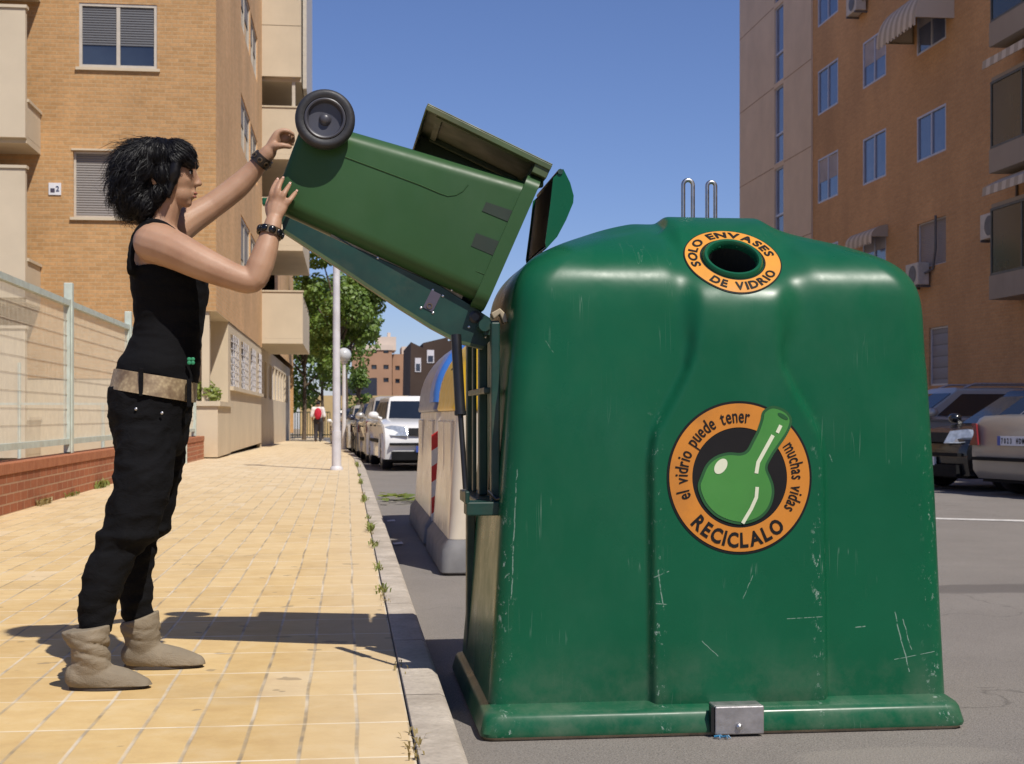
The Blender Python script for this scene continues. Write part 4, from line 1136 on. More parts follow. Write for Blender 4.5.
# round sticker on the front
rc_ = V3((1.181, 4.13, .644)); D2 = Decal(rc_, V3((1,0,0)), V3((0,0,1)), V3((0,1,0)), .225, .2315)
st = D2.make('recycling_sticker', annulus(.001,1,120,8), .0020, M['sticker_black'], gc)
D2.make('sticker_band', annulus(.655,.968,120,4), .0034, M['sticker_orange'], st)
D2.make('lettering', arc_text('el vidrio puede tener', .812, 200.5, 79.5, .185), .0050, M['sticker_black'], st)
D2.make('lettering', arc_text('muchas vidas', .812, 33.5, -33, .185), .0050, M['sticker_black'], st)
D2.make('lettering', arc_text('RECICLALO', .812, 221, 313.5, .19, True), .0050, M['sticker_black'], st)
def cp(pts): return [((x-397)/290,(390-y)/305) for x,y in pts]
def smooth_poly(pts, k=4):
    n_ = len(pts); out = []
    for i in range(n_):
        p0,p1,p2,p3 = pts[i-1],pts[i],pts[(i+1)%n_],pts[(i+2)%n_]
        for j in range(k):
            t_ = j/k; out.append(tuple(.5*((2*p1[c])+(-p0[c]+p2[c])*t_+(2*p0[c]-5*p1[c]+4*p2[c]-p3[c])*t_*t_+(-p0[c]+3*p1[c]-3*p2[c]+p3[c])*t_**3) for c in (0,1)))
    return out
bott = [(492,125),(482,160),(466,205),(445,245),(425,280),(400,292),(350,290),(300,305),(262,338),(238,390),(228,425),(240,470),(262,508),(300,545),(350,568),(400,577),(450,567),(490,545),(518,510),(533,465),(533,425),(522,390),(508,350),(530,305),(560,262),(592,215),(609,172),(602,140),(575,116),(530,104)]
D2.make('bottle_outline', dense_poly(smooth_poly(cp(bott))), .0046, M['sticker_dgreen'], st)
def shrink(pts, k):
    out = []; n_ = len(pts)
    for i in range(n_):
        p,q,r_ = pts[i-1],pts[i],pts[(i+1)%n_]; tx,ty = r_[0]-p[0],r_[1]-p[1]; L = math.hypot(tx,ty); out.append((q[0]+(-ty/L)*(-k)*-1*-1, q[1]+(tx/L)*(-k)*-1*-1))
    return out
area = sum(bott[i][0]*bott[(i+1)%len(bott)][1]-bott[(i+1)%len(bott)][0]*bott[i][1] for i in range(len(bott)))
bi = shrink(bott, 11 if area < 0 else -11)
D2.make('bottle_shape', dense_poly(smooth_poly(cp(bi))), .0060, M['sticker_green'], st)
def stroke(pts, w):
    L = []; Rr = []
    for i,p in enumerate(pts):
        a = pts[max(i-1,0)]; c = pts[min(i+1,len(pts)-1)]; tx,ty = c[0]-a[0],c[1]-a[1]; l = math.hypot(tx,ty); L.append((p[0]-ty/l*w,p[1]+tx/l*w)); Rr.append((p[0]+ty/l*w,p[1]-tx/l*w))
    return L+Rr[::-1]
for pl in (stroke([(563,182),(548,212)],7), stroke([(531,222),(497,282),(470,330),(462,374)],7.5), stroke([(465,428),(461,470),(440,515),(405,572)],7)):
    D2.make('bottle_shine', dense_poly(cp(pl)), .0072, M['sticker_cream'], st)
el = [(320+math.cos(a)*34*math.cos(.95)-math.sin(a)*22*math.sin(.95)*-1, 345-math.cos(a)*34*math.sin(.95)+math.sin(a)*22*math.cos(.95)) for a in [2*math.pi*k/24 for k in range(24)]]
D2.make('bottle_shine', dense_poly(cp(el)), .0072, M['sticker_cream'], st)
el = [(572+math.cos(a)*24*.86-math.sin(a)*8*.5*-1*-1, 146+math.cos(a)*24*.5+math.sin(a)*8*.86) for a in [2*math.pi*k/20 for k in range(20)]]
D2.make('bottle_mouth', dense_poly(cp(el)), .0072, M['sticker_dgreen'], st)

# ------------------------------------------------------------------ tipping mechanism on the left side
GS = M['green_steel']
def sidebar(name, px, Y, x0, x1, wy, z0, z1, m=GS):
    b = MB(); b.box(x0,x1,Y-wy/2,Y+wy/2,z0,z1); return b.build(name, m, gc, bevel=.004)
sidebar('guide_rail', 0, 4.33, .443, .470, .05, .55, 1.12)
sidebar('guide_rail', 0, 4.60, .430, .458, .055, .57, 1.10)
sidebar('guide_rail', 0, 4.80, .428, .442, .035, .57, 1.10)
sidebar('guide_rail', 0, 4.97, .422, .452, .06, -.02, 1.10)
b = MB(); b.box(.40,.468,4.37,4.99,.53,.568); b.build('cross_bar', GS, gc, bevel=.004); b = MB(); b.box(.425,.45,4.36,4.94,.90,.92); b.build('cross_bar', GS, gc, bevel=.004)
b = MB(); b.box(.362,.465,4.26,4.36,.525,.567); b.box(.358,.372,4.26,4.33,.56,.60); b.build('strut_bracket', GS, gc, bevel=.004)
b = MB(); b.tube([(.43,4.28,.60),(.455,4.27,.575),(.475,4.26,.58)], .006, 8); b.build('cable', M['black_metal'], gc)
top = W(456,335,4.37); mid = W(460.5,415,4.33); bot = W(465.5,489,4.30)
b = MB(); b.tube([top, mid], .0165, 14); b.tube([mid, bot], .0085, 12); b.tube([mid-(mid-top).normalized()*.012, mid], .019, 14); b.build('gas_strut', M['black_metal'], gc, smooth=50)
# hinge bracket
b = MB()
pl = [W(x,y,4.36) for x,y in ((491,313),(500,308),(506,314),(508,322),(504,323),(500,314),(494,319))]
b.prism(pl, V3((0,.05,0))); b.build('hinge_bracket', M['steel_dirty'], gc, bevel=.003)
b = MB()
b.box(.43,.475,4.38,4.88,1.085,1.13); b.tube([(.43,4.365,1.115),(.43,4.92,1.115)], .02, 12); b.build('hinge_shaft', GS, gc, smooth=50)
# tipping tray: near and far cheek plates, bottom, lower flange
YA, YBk = 4.455, 4.90
poly = [(281,214),(301,223),(350,246),(400,268),(440,286),(470,305),(490,318),(498,333),(484,347),(460,341),(432,326),(400,306),(340,266),(283,229)]
tray_n = [W(x,y,YA) for x,y in poly]
tr = None
b = MB()
b.prism(tray_n, V3((0,.006,0)))
b.prism([p+V3((0,YBk-YA,.085 if i>=8 else .02)) for i,p in enumerate(tray_n)], V3((0,.006,0)))
low = tray_n[8:]; n_ = len(low)
for i in range(n_-1):
    p,q = low[i],low[i+1]
    up_ = V3((0,0,.085))
    b.prism([p+up_+V3((0,.0065,0)), q+up_+V3((0,.0065,0)), q+up_*1.06+V3((0,.0065,0)), p+up_*1.06+V3((0,.0065,0))], V3((0,YBk-YA-.007,0)))
tray = b.build('tipping_tray', GS, gc)
b = MB()
for i in range(n_-1):
    p,q = low[i],low[i+1]; d = V3((0,-.006,0)); dn = V3((-.004,0,-.007))
    b.prism([p+d+dn, q+d+dn, q+d+V3((0,0,.002)), p+d+V3((0,0,.002))], V3((0,.05,0)))
b.build('lower_flange', M['bin_lid_in'], tray)
b = MB(); lip = [W(x,y,YA) for x,y in ((330,236),(352,246),(400,267),(440,285),(462,299),(464,293),(452,286),(425,274),(400,261),(360,245),(332,233))]; b.prism([p+V3((0,.008,0)) for p in lip], V3((0,.004,0))); b.build('tray_reflection_strip', M['steel_dirty'], tray)  # beige strip added for the light reflected between bin and tray
u_ = (W(455,337,YA)-W(400,306,YA)).normalized()
def plate_at(px,py,w_,h_,ang,off,m,nm,par,segs=None):
    c = W(px,py,YA); a = V3((math.cos(R(ang)),0,math.sin(R(ang)))); d = V3((-math.sin(R(ang)),0,math.cos(R(ang)))); b = MB()
    b.obox(c, a, d, V3((0,-1,0)), -w_/2,w_/2,-h_/2,h_/2, off-.0018, off); return b.build(nm, m, par)
rp = plate_at(432,301,.034,.062,-26,.003,M['led'],'rating_plate',tray)
c_ = W(429.5,306,YA); b = MB(); b.lathe(c_+V3((0,-.0045,0)),(0,-1,0),[(.0065,0),(.0065,.001),(.0095,.001),(.0095,0)],16,True); b.build('plate_mark', M['bead_set'], rp)
for px,py in ((421,308),(433,290),(443,296),(433,313),(452,290),(469,327),(486,337),(378,258)):
    b = MB(); b.lathe(W(px,py,YA),(0,-1,0),[(.0042,0),(.0042,.002),(.002,.003)],10); b.build('rivet', M['galv'], tray)
b = MB(); b.lathe(W(475,317,YA),(0,-1,0),[(.02,.0005),(.02,.006),(.012,.008)],18); b.build('pivot_boss', M['black_metal'], tray)
b = MB(); c_ = W(265,202,4.62); b.box(c_.x-.008,c_.x+.05,4.60,4.64,c_.z-.012,c_.z+.012); b.build('end_stop', M['green_body'], tray, bevel=.004)
# raised inlet flap on the left end of the roof
pf = [(546,249),(557,237),(566,220),(573,203),(573.5,196),(570,183),(563,169)]
pin = [(553,178),(550,205),(545,243)]
YF0, YF1 = 4.40, 4.88
b = MB()
outer = [W(x,y,YF0) for x,y in pf]; 
for p,q in zip(outer,outer[1:]):
    nrm = V3(((q-p).z,0,-(q-p).x)).normalized()*-.005
    b.prism([p,q,q+nrm,p+nrm], V3((0,YF1-YF0,0)))
flap = b.build('inlet_flap', M['green_body'], gc, smooth=45)
b = MB(); ch = [W(x,y,YF0) for x,y in pf+pin]
b.prism(ch, V3((0,-.005,0))); b.build('flap_cheek', M['green_body'], flap); b = MB(); b.prism([p+V3((0,YF1-YF0,0)) for p in ch], V3((0,.005,0))); b.build('flap_cheek', M['green_body'], flap)
b = MB(); p,q = W(555.5,178,YF0+.002),W(547.5,243,YF0+.002); p2,q2 = p+V3((.004,0,0)),q+V3((.004,0,0)); b.prism([p,q,q2,p2], V3((0,YF1-YF0-.004,0))); b.build('flap_lining', M['inside_brown'], flap)  # dark brown sheet across the flap's open side
b = MB(); c_ = W(560,172,YF0); b.tube([c_+V3((0,-.01,0)), c_+V3((0,YF1-YF0+.01,0))], .009, 8); b.build('flap_edge_bar', GS, flap)
# ------------------------------------------------------------------ wheelie bin being tipped
wb = thing('wheelie_bin', 'green two wheeled bin held upside down on the tipping tray, lid hanging open', 'wheelie bin', tuple(W(400,200,4.63)))
PB = 4.42
bk0, ft0 = W(304,113.5,PB), W(270,206,PB)       # bottom of the bin: back (up) and front (down)
bk1, ft1 = W(533,182,PB), W(480,302,PB)       # just under the rim
def sect(s, inset=0.0, rc=.035, n=7):
    A = bk0.lerp(bk1, s); B = ft0.lerp(ft1, s); ya = lerp(4.442,4.408,s)+inset; yb_ = 2*4.63-ya
    ax = (B-A); L = ax.length; ax.normalize(); pts = []
    a0,a1 = inset, L-inset
    for (ca,cy,st) in ((a0+rc,ya+rc,180),(a1-rc,ya+rc,270),(a1-rc,yb_-rc,0),(a0+rc,yb_-rc,90)):
        for k in range(n+1):
            t = R(st+90*k/n); pts.append(A+ax*(ca+rc*math.cos(t))+V3((0,cy-A.y+rc*math.sin(t),0)))
    return pts
axis = ((bk1+ft1)/2-(bk0+ft0)/2).normalized()
b = MB()
secs = [[p-axis*0 for p in sect(0,.03,.02)], [p+axis*.004 for p in sect(0,.012,.03)], [p+axis*.018 for p in sect(0,0,.038)]]
secs += [sect(s,0,.052) for s in [.04+.95*i/30 for i in range(31)]]
secs += [sect(.99,.006,.04), sect(.6,.006,.04), sect(.1,.006,.04)]
b.loft(secs, True)
bs = b.build('bin_body', M['bin_green'], wb, smooth=50)
# rim flange
b = MB()
r0 = sect(.965,-.004,.045); e = axis*.045
b.loft([[p for p in sect(.968,-.001,.043)], [p for p in sect(.968,-.022,.05)], [p+e for p in sect(.968,-.022,.05)], [p+e for p in sect(.968,-.012,.05)], [p+e for p in sect(.968,.007,.04)], sect(.968,.007,.04)], False, True)
b.build('rim', M['bin_green'], wb, smooth=35)
# side details: dark flat patches painted as the hand recesses' shade, and moulded lines
def on_side(px,py): 
    p = W(px,py,PB); A = bk0; t = max(0,min(1,(p-bk0).dot(axis)/(bk1-bk0).length)); y = lerp(4.442,4.408,t)
    return W(px,py,y)
for q in (((486,202),(519,213),(514.5,224.5),(482,211)), ((476,233),(507.5,244.5),(500,258.5),(471,246))):
    pp = [on_side(*k) for k in q]; b = MB(); b.prism([p+V3((0,-.0025,0)) for p in pp], V3((0,.004,0))); b.build('grip_recess_shade', M['bin_dark'], wb)
def line(pts, r=.0022):
    b = MB(); b.tube([on_side(*k)+V3((0,-.0005,0)) for k in pts], r, 6); b.build('moulded_line', M['bin_green'], wb, smooth=60)
line([(345,157),(380,170),(420,185),(440,193.5),(448,196),(456,195),(463,191),(468,185)])
line([(476,271),(483,274),(491,277)], .002)
# wheels
wc = W(325,118,4.36)
def wheel(y0, sgn):
    c = V3((wc.x, y0, wc.z)); ax = V3((0,sgn,0)); Rw = .0925
    b = MB(); prof = [(.062,-.045),(.078,-.048),(.088,-.043),(.0925,-.034),(.0925,-.014),(.088,-.004),(.080,.0),(.072,-.002),(.066,-.004),(.063,-.012),(.063,-.045)]
    b.lathe(c, ax, prof, 48, True); w = b.build('wheel', M['rubber'], wb, smooth=50)
    b = MB(); b.lathe(c, ax, [(.0635,-.044),(.0635,-.003),(.060,-.001),(.056,-.003),(.050,-.022),(.020,-.024),(.015,-.012),(.009,-.008),(.001,-.007)], 40); b.build('hub', M['hub'], w, smooth=40)
wheel(4.36,-1); wheel(2*4.63-4.36,1)
b = MB(); b.tube([(wc.x,4.375,wc.z),(wc.x,2*4.63-4.375,wc.z)], .011, 12); b.build('axle', M['galv'], wb)
b = MB()
for y in (4.47,4.79): b.box(wc.x-.03,wc.x+.04,y-.012,y+.012,wc.z-.05,wc.z+.02)
b.build('axle_bracket', M['bin_green'], wb, bevel=.006)
# lid, flopped open over the back of the bin
lA, lB = W(428,103,4.385), W(553,164,4.385)       # near edge: free end, hinge end
dl = (lB-lA); LL = dl.length; dl.normalize(); upn = V3((dl.z*-1,0,dl.x)).normalized()
if upn.z < 0: upn = -upn
y0,y1 = 4.385, 2*4.63-4.385
b = MB(); nx, ny = 14, 16
def lp_(s, v, off): 
    y = lerp(y0,y1,v); dome = .0; return lA + dl*(LL*s) + V3((0,y-lA.y,0)) + upn*(off + dome)
rim_d = .045
b.obox(lA, dl, V3((0,1,0)), upn, 0,LL,0,y1-y0,-.004,0)                             # flat of the lid
b.obox(lA, dl, V3((0,1,0)), upn, 0,LL,0,.006,-.022,-.0042); b.obox(lA, dl, V3((0,1,0)), upn, 0,LL,y1-y0-.006,y1-y0,-.075,-.0042)
b.prism([lA+V3((0,.0065,0))+upn*-.0042, lA+V3((0,.0065,0))+upn*-.02, lA+V3((0,y1-y0-.0065,0))+upn*-.072, lA+V3((0,y1-y0-.0065,0))+upn*-.0042], dl*.006)
b.obox(lA, dl, V3((0,1,0)), upn, LL-.05,LL,.0065,y1-y0-.0065,-.05,-.0042)
lid = b.build('lid', M['bin_lid_in'], wb, bevel=.003)
b = MB()
b.obox(lA, dl, V3((0,1,0)), upn, .04,LL-.07,.05,.075,-.018,-.0045); b.obox(lA, dl, V3((0,1,0)), upn, .04,LL-.07,y1-y0-.075,y1-y0-.05,-.018,-.0045)
b.obox(lA, dl, V3((0,1,0)), upn, .04,.06,.08,y1-y0-.08,-.016,-.0045)
b.build('lid_rib', M['bin_lid_in'], lid)
b = MB(); b.obox(lA, dl, V3((0,1,0)), upn, .05,LL-.12,.015,.045,-.0065,-.0045); b.build('lid_groove', M['bin_dark'], lid)  # groove drawn as a dark strip, its shade put into the colour
# hinge and rear handle
b = MB(); h0 = W(541,180,4.40)
b.tube([(h0.x,4.44,h0.z),(h0.x,4.82,h0.z)], .012, 10)
for y in (4.44,4.80): b.prism([V3((h0.x-.03,y,h0.z-.02)),V3((h0.x+.014,y,h0.z-.014)),V3((h0.x+.014,y,h0.z+.04)),V3((h0.x-.008,y,h0.z+.045))], V3((0,.025,0)))
b.build('hinge', M['bin_green'], wb, bevel=.003)
# ------------------------------------------------------------------ blue and yellow containers behind
def igloo(name, label, y0, y1, x0, x1, zt, lidm, lid2=None):
    t = thing(name, label, 'recycling container', ((x0+x1)/2,(y0+y1)/2,-KERB), group='containers in a row along the kerb')
    zc = .86
    def ring(ins_x, ins_y, z, rc): return [V3((x,y,z)) for x,y,_ in ring_pts(x0+ins_x,x1-ins_x,y0+ins_y,y1-ins_y,rc,10,10,10,6)]
    b = MB(); b.loft([ring(.012,.0,-KERB+.01,.05), ring(.0,-.01,-KERB+.02,.05), ring(.01,.0,.03,.05), ring(.05,.04,.09,.06)], True); b.build('base', M['bin_base'], t, smooth=40)
    b = MB(); secs = [ring(.05,.04,.092,.06)]
    for i in range(1,9): z = lerp(.09,zc,i/8); secs.append(ring(.05+.05*i/8,.04+.03*i/8,z,.08))
    b.loft(secs, True); bo = b.build('body', M['bin_grey'], t, smooth=50)
    for k in range(2):
        b = MB(); yy = lerp(y0+.5,y1-.5,k); b.box(x0+.074,x0+.13,yy-.28,yy+.28,.22,.8); b.build('body_rib', M['bin_grey'], bo, bevel=.01)
    b = MB(); secs = [ring(.085,.06,zc+.003,.08), ring(.075,.05,zc+.02,.08), ring(.085,.055,zc+.06,.09)]
    H = zt-zc-.06; wx = (x1-x0)/2-.085
    for i in range(1,13):
        a = math.pi/2*i/12.3; secs.append(ring(.085+wx*(1-math.cos(a))*.93, .06+.10*(1-math.cos(a)), zc+.06+H*math.sin(a), .09))
    b.loft(secs, True); l = b.build('domed_lid', M[lidm], t, smooth=50)
    if lid2:
        b = MB()
        def ring2(ix,iy,z,rc,ya,yb): return [V3((x,y,z)) for x,y,_ in ring_pts(x0+ix,x1-ix,ya,yb,rc,10,10,10,6)]
        secs = []
        for i in range(0,13):
            a = math.pi/2*i/12.3; z = zc+.06+H*math.sin(a)+.012; ii = .085+wx*(1-math.cos(a))*.93-.012
            secs.append([V3((x,y,z)) for x,y,_ in ring_pts(x0+ii,x1-ii,y0+.035,y0+.55,.05,10,10,10,6)])
        b.loft(secs, True); b.build('lid_end', M[lid2], t, smooth=50)
    b = MB(); xe = x0+.16; b.box(xe-.03,xe+.03,(y0+y1)/2-.16,(y0+y1)/2+.16,zc+.22,zc+.29); b.build('inlet_slot', M['inside'], t, bevel=.02)
    return t
t1 = igloo('plastics_container', 'grey and yellow domed recycling container directly behind the green container', 8.3, 9.95, .553, 2.05, 1.48, 'bin_yellow')
t2 = igloo('paper_container', 'grey container with slate and blue dome and red white stripes, nearest the white car', 10.2, 12.6, .553, 2.05, 1.51, 'bin_bluegrey', 'bin_blue')
b = MB(); c2 = MB()
for k in range(6):
    z0 = -.0+k*.115; tgt = b if k%2 else c2
    x = .613; tgt.prism([V3((x,10.24-.012,z0)),V3((x+.09,10.24-.012,z0+.06)),V3((x+.09,10.24-.012,z0+.175)),V3((x,10.24-.012,z0+.115))], V3((0,.01,0)))
pb = b.build('warning_strip', M['red_stripe'], t2); c2.build('warning_strip', M['white_stripe'], t2)

# ------------------------------------------------------------------ lamp posts
x,y = onk(336.5,470)
t = thing('lamp_post', 'tall plain white lamp post standing on the paving', 'lamp post', (x,y,0))
b = MB(); b.tube([(x,y,0),(x,y,.6)], [.073,.070], 16); b.tube([(x,y,.6),(x,y,4.0)], [.060,.050], 16); b.build('pole', M['lamp_pole'], t, smooth=50)
b = MB(); b.lathe((x,y,0),(0,0,1),[(.10,0),(.10,.03),(.075,.06)],16); b.build('base_collar', M['lamp_pole'], t, smooth=40)
b = MB(); b.lathe((x,y,3.99),(0,0,1),[(.05,0),(.13,.05),(.16,.10),(.15,.32),(.05,.40),(.01,.42)],18); b.build('lantern', M['globe'], t, smooth=50)
y = 40.0; x = W(344,0,y).x
t = thing('globe_lamp', 'shorter street lamp with a grey globe head beside the parked cars', 'street lamp', (x,y,gz(y)))
b = MB(); zg = W(344,355,y).z; b.tube([(x,y,gz(y)),(x,y,gz(y)+.8),(x,y,zg-.2)], [.075,.06,.05], 12); b.build('pole', M['lamp_pole'], t, smooth=50)
b = MB(); b.ellipsoid((x,y,zg),.205,.205,.205,24,16); b.build('globe', M['globe'], t, smooth=60)
b = MB(); b.lathe((x,y,zg-.25),(0,0,1),[(.06,0),(.09,.03),(.09,.07)],14); b.build('globe_holder', M['lamp_pole'], t)

# ------------------------------------------------------------------ cars
def make_car(label, loc, heading, L=4.0, Wd=1.66, H=1.42, paintm='car_white', hood=.92, belt=.93, trunk=None, rails=False, group=None, cat='car', facing='front', plate=True):
    """x forward, origin on the ground at the centre"""
    t = thing('parked_car', label, cat, loc, heading, group, world=False)
    hl = L/2; zb = .20; rw = .30; ax_f, ax_r = hl-.78, -hl+.72
    tr = trunk or belt+.02
    def arch(cx): return [(cx+(rw+.05)*math.cos(R(a)), zb+.10+(rw+.05)*math.sin(R(a))) for a in range(0,181,20)]
    side = [(hl-.05,zb),(hl-.02,zb+.15),(hl,zb+.30),(hl-.06,.66),(hl-.22,hood-.08),(hl-.5,hood-.02),(hl-1.05,hood+.05),(0,belt),( -hl+.5,tr),(-hl+.12,tr-.02),(-hl+.03,tr-.14),(-hl,.52),(-hl+.02,zb+.1),(-hl+.1,zb)]
    bottom = [(ax_r-rw-.05,zb)]+arch(ax_r)[::-1]+[(ax_r+rw+.05,zb),(ax_f-rw-.05,zb)]+arch(ax_f)[::-1]+[(ax_f+rw+.05,zb)]
    poly = side+bottom
    hw = Wd/2
    def sl(y, kx, dz):
        out = []
        for x,z in poly:
            top = sstep(.55,.95,z); out.append(V3((x*(1-kx*.06), y, z-dz*top)))
        return out
    b = MB()
    b.loft([sl(-hw*.95,1.3,.12), sl(-hw,1,.07), sl(-hw*.97,.5,.03), sl(-hw*.8,.15,.0), sl(hw*.8,.15,.0), sl(hw*.97,.5,.03), sl(hw,1,.07), sl(hw*.95,1.3,.12)], True)
    body_ = b.build('body', M[paintm], t, smooth=38)
    # cabin
    xf0, xf1 = hl-1.02, hl-1.72; xr0, xr1 = (-hl+.14, -hl+.55) if not trunk else (-hl+.62,-hl+1.2)
    zl = belt-.02; wb_, wt = hw*.93, hw*.74
    def cab(z, k): return None
    q0 = [(xr0,-wb_*.95),(xf0,-wb_*.9),(xf0+.1,0),(xf0,wb_*.9),(xr0,wb_*.95),(xr0-.05,0)]
    q1 = [(xr1,-wt*.95),(xf1,-wt*.93),(xf1+.06,0),(xf1,wt*.93),(xr1,wt*.95),(xr1-.03,0)]
    b = MB()
    rings = []
    for z,k in ((zl-.12,0),(zl,0),(H-.07,.93),(H-.02,1.0)): rings.append([V3((lerp(a[0],c[0],k),lerp(a[1],c[1],k),z)) for a,c in zip(q0,q1)])
    rings.append([V3((x*.93 if x>0 else x*.96,y*.8,H+.01)) for x,y in q1])
    b.loft(rings, True); b.build('cabin', M[paintm], t, smooth=30, bevel=.02)
    def pane(nm, i, j, u0,u1,v0,v1, off=.006):
        z0,z1 = zl, H-.07
        A,B = V3((q0[i][0],q0[i][1],z0)),V3((q0[j][0],q0[j][1],z0)); k=.93
        C,D = V3((lerp(q0[j][0],q1[j][0],k),lerp(q0[j][1],q1[j][1],k),z1)), V3((lerp(q0[i][0],q1[i][0],k),lerp(q0[i][1],q1[i][1],k),z1))
        nrm = (B-A).cross(D-A).normalized()
        def P(u,v): return A.lerp(B,u).lerp(D.lerp(C,u),v)+nrm*off
        b = MB(); b.prism([P(u0,v0),P(u1,v0),P(u1,v1),P(u0,v1)], -nrm*.004*-1); return b.build(nm, M['car_glass'], t)
    pane('windscreen',1,2,.06,1.0,.06,.94); pane('windscreen',2,3,0,.94,.06,.94)
    pane('rear_window',4,5,.08,1,.1,.92); pane('rear_window',5,0,0,.92,.1,.92)
    for i,j,fl in ((0,1,0),(3,4,1)):
        for u0,u1 in ((.07,.25),(.28,.58),(.61,.93)):
            a,c = (u0,u1) if not fl else (1-u1,1-u0); pane('side_window',i,j,a,c,.08,.92)
    # wheels
    for x in (ax_f,ax_r):
        for s in (-1,1):
            c = V3((x, s*(hw-.02), rw)); b = MB(); b.lathe(c,(0,s,0),[(.19,-.19),(rw-.03,-.19),(rw,-.16),(rw,-.03),(rw-.03,0),(.20,.0),(.19,-.02)],28,True); w = b.build('wheel', M['rubber'], t, smooth=45)
            b = MB(); b.lathe(c,(0,s,0),[(.195,-.05),(.195,-.008),(.17,-.02),(.16,-.04),(.05,-.03),(.045,-.01),(.001,-.008)],24); 
            for k in range(7):
                a = 2*math.pi*k/7; d = V3((math.cos(a),0,math.sin(a))); b.tube([c+d*.04+V3((0,-s*.015,0)), c+d*.175+V3((0,-s*.012,0))], [.022,.016], 6)
            b.build('rim', M['galv'], w, smooth=40)
    # front
    zf = .66
    for s in (-1,1):
        b = MB(); b.prism([V3((hl-.015,s*(hw-.42),zf-.07)),V3((hl-.05,s*(hw-.14),zf-.06)),V3((hl-.22,s*(hw-.03),zf-.03)),V3((hl-.3,s*(hw-.035),zf+.09)),V3((hl-.2,s*(hw-.16),zf+.12)),V3((hl-.1,s*(hw-.40),zf+.09))], V3((.03,s*.012,.012))); b.build('headlight', M['lampglass'], t, bevel=.01)
        b = MB(); b.box(-hl-.012,-hl+.12,s*(hw-.06) if s>0 else -(hw-.01)-.0,(hw+.005) if s>0 else -(hw-.06)+.0,.62,.86) if False else b.prism([V3((-hl+.0,s*(hw-.24),.60)),V3((-hl+.02,s*(hw-.02),.60)),V3((-hl+.18,s*(hw+.006),.62)),V3((-hl+.2,s*(hw+.002),.84)),V3((-hl+.06,s*(hw-.04),.86)),V3((-hl+.02,s*(hw-.18),.86))], V3((-.02,s*.008,0))); b.build('tail_lamp', M['taillamp'], t, bevel=.008)
        b = MB(); b.ellipsoid((xf0-.12, s*(hw+.09), belt+.08), .09,.10,.075, 14, 8); b.tube([(xf0-.1,s*(hw-.06),belt+.02),(xf0-.12,s*(hw+.05),belt+.06)], .025, 6); b.build('mirror', M[paintm], t, smooth=60)
        for x in (-.15,.72-.0):
            b = MB(); b.box(x-.75,x-.57,s*hw-.0-.01,s*hw+.018,.76,.79); b.build('door_handle', M['trim'], t)
        b = MB(); b.box(ax_r+rw+.1,ax_f-rw-.1,s*hw-.012,s*hw+.012,.47,.53); b.build('side_trim', M['trim'], t)
    b = MB(); b.prism([V3((hl-.03,-(hw-.43),zf-.05)),V3((hl-.03,hw-.43,zf-.05)),V3((hl-.10,hw-.43,zf+.07)),V3((hl-.10,-(hw-.43),zf+.07))], V3((.028,0,.01))); b.build('grille', M['trim'], t)
    b = MB(); b.box(hl-.04,hl+.018,-hw*.88,hw*.88,.44,.485); b.build('bumper_trim', M['trim'], t)
    b = MB(); b.box(hl-.06,hl+.012,-hw*.84,hw*.84,.19,.335); b.build('lower_grille', M['trim'], t)
    b = MB(); b.box(-hl-.016,-hl+.04,-hw*.86,hw*.86,.42,.46); b.build('bumper_trim', M['trim'], t)
    for sx in (1,-1):
        x = sx*(hl+.02); zc = .375 if sx>0 else .66
        b = MB(); b.box(min(x,x-sx*.03)-.0,max(x,x-sx*.03),-.26,.26,zc-.055,zc+.055); pl = b.build('number_plate', M['plate'], t)
        b = MB(); yb = -.26*sx; b.box(x+sx*.0005 if sx>0 else x-.003,x+.003 if sx>0 else x-.0005,min(yb,yb+sx*.05),max(yb,yb+sx*.05),zc-.055,zc+.055); b.build('plate_band', M['plate_blue'], pl)
        # blurred digits
        b = MB(); rnd = random.Random(int(L*100)+sx)
        txt = '7023 HDM' if sx < 0 else '4186 CKB'
        for i,ch in enumerate(txt):
            if ch == ' ': continue
            v,f = glyph(ch,True); k = .085; yy = -sx*(.19-.05*i)
            b.add([(x+sx*.004, yy+sx*p[0]*k*.6, zc-.03+p[1]*k) for p in v], f)
        b.build('lettering', M['trim'], pl, fix=False)
    b = MB(); b.box(-hl+.15,hl-.15,-hw+.12,hw-.12,.16,.24); b.build('underbody', M['trim'], t)
    if rails:
        for s in (-1,1):
            b = MB(); y = s*wt*.82; b.tube([(xr1+.1,y,H-.0),(xr1+.25,y,H+.07),(xf1-.35,y,H+.07),(xf1-.15,y,H)], .018, 8); b.build('roof_rail', M['galv'], t, smooth=60)
    return t
GL = 'cars parked along the left kerb'
KX = .296
y = 24.3
make_car('white hatchback parked at the kerb just beyond the recycling containers', (.505+.81, y+1.97, -KERB+gz(y)), R(-86.2), 3.95, 1.62, 1.31, 'car_white', .86, .88, group=GL)
make_car('silver car parked directly behind the white hatchback', (.33+.83, y+6.6, -KERB+gz(y+7)), R(-88), 4.1, 1.66, 1.42, 'car_silver', group=GL)
make_car('dark blue car third in the row behind the silver one', (.16+.82, y+11.6, -KERB+gz(y+12.6)), R(-88), 4.0, 1.64, 1.36, 'car_dark', group=GL)
make_car('pale grey car fourth in the parked row by the globe lamp', (-.06+.83, y+17, -KERB+gz(y+18.2)), R(-88), 4.1, 1.66, 1.40, 'car_silver', group=GL)
make_car('small dark car far down the parked row', (-.3+.8, y+23, -KERB+gz(y+24)), R(-88), 3.9, 1.6, 1.38, 'car_dark', group=GL)
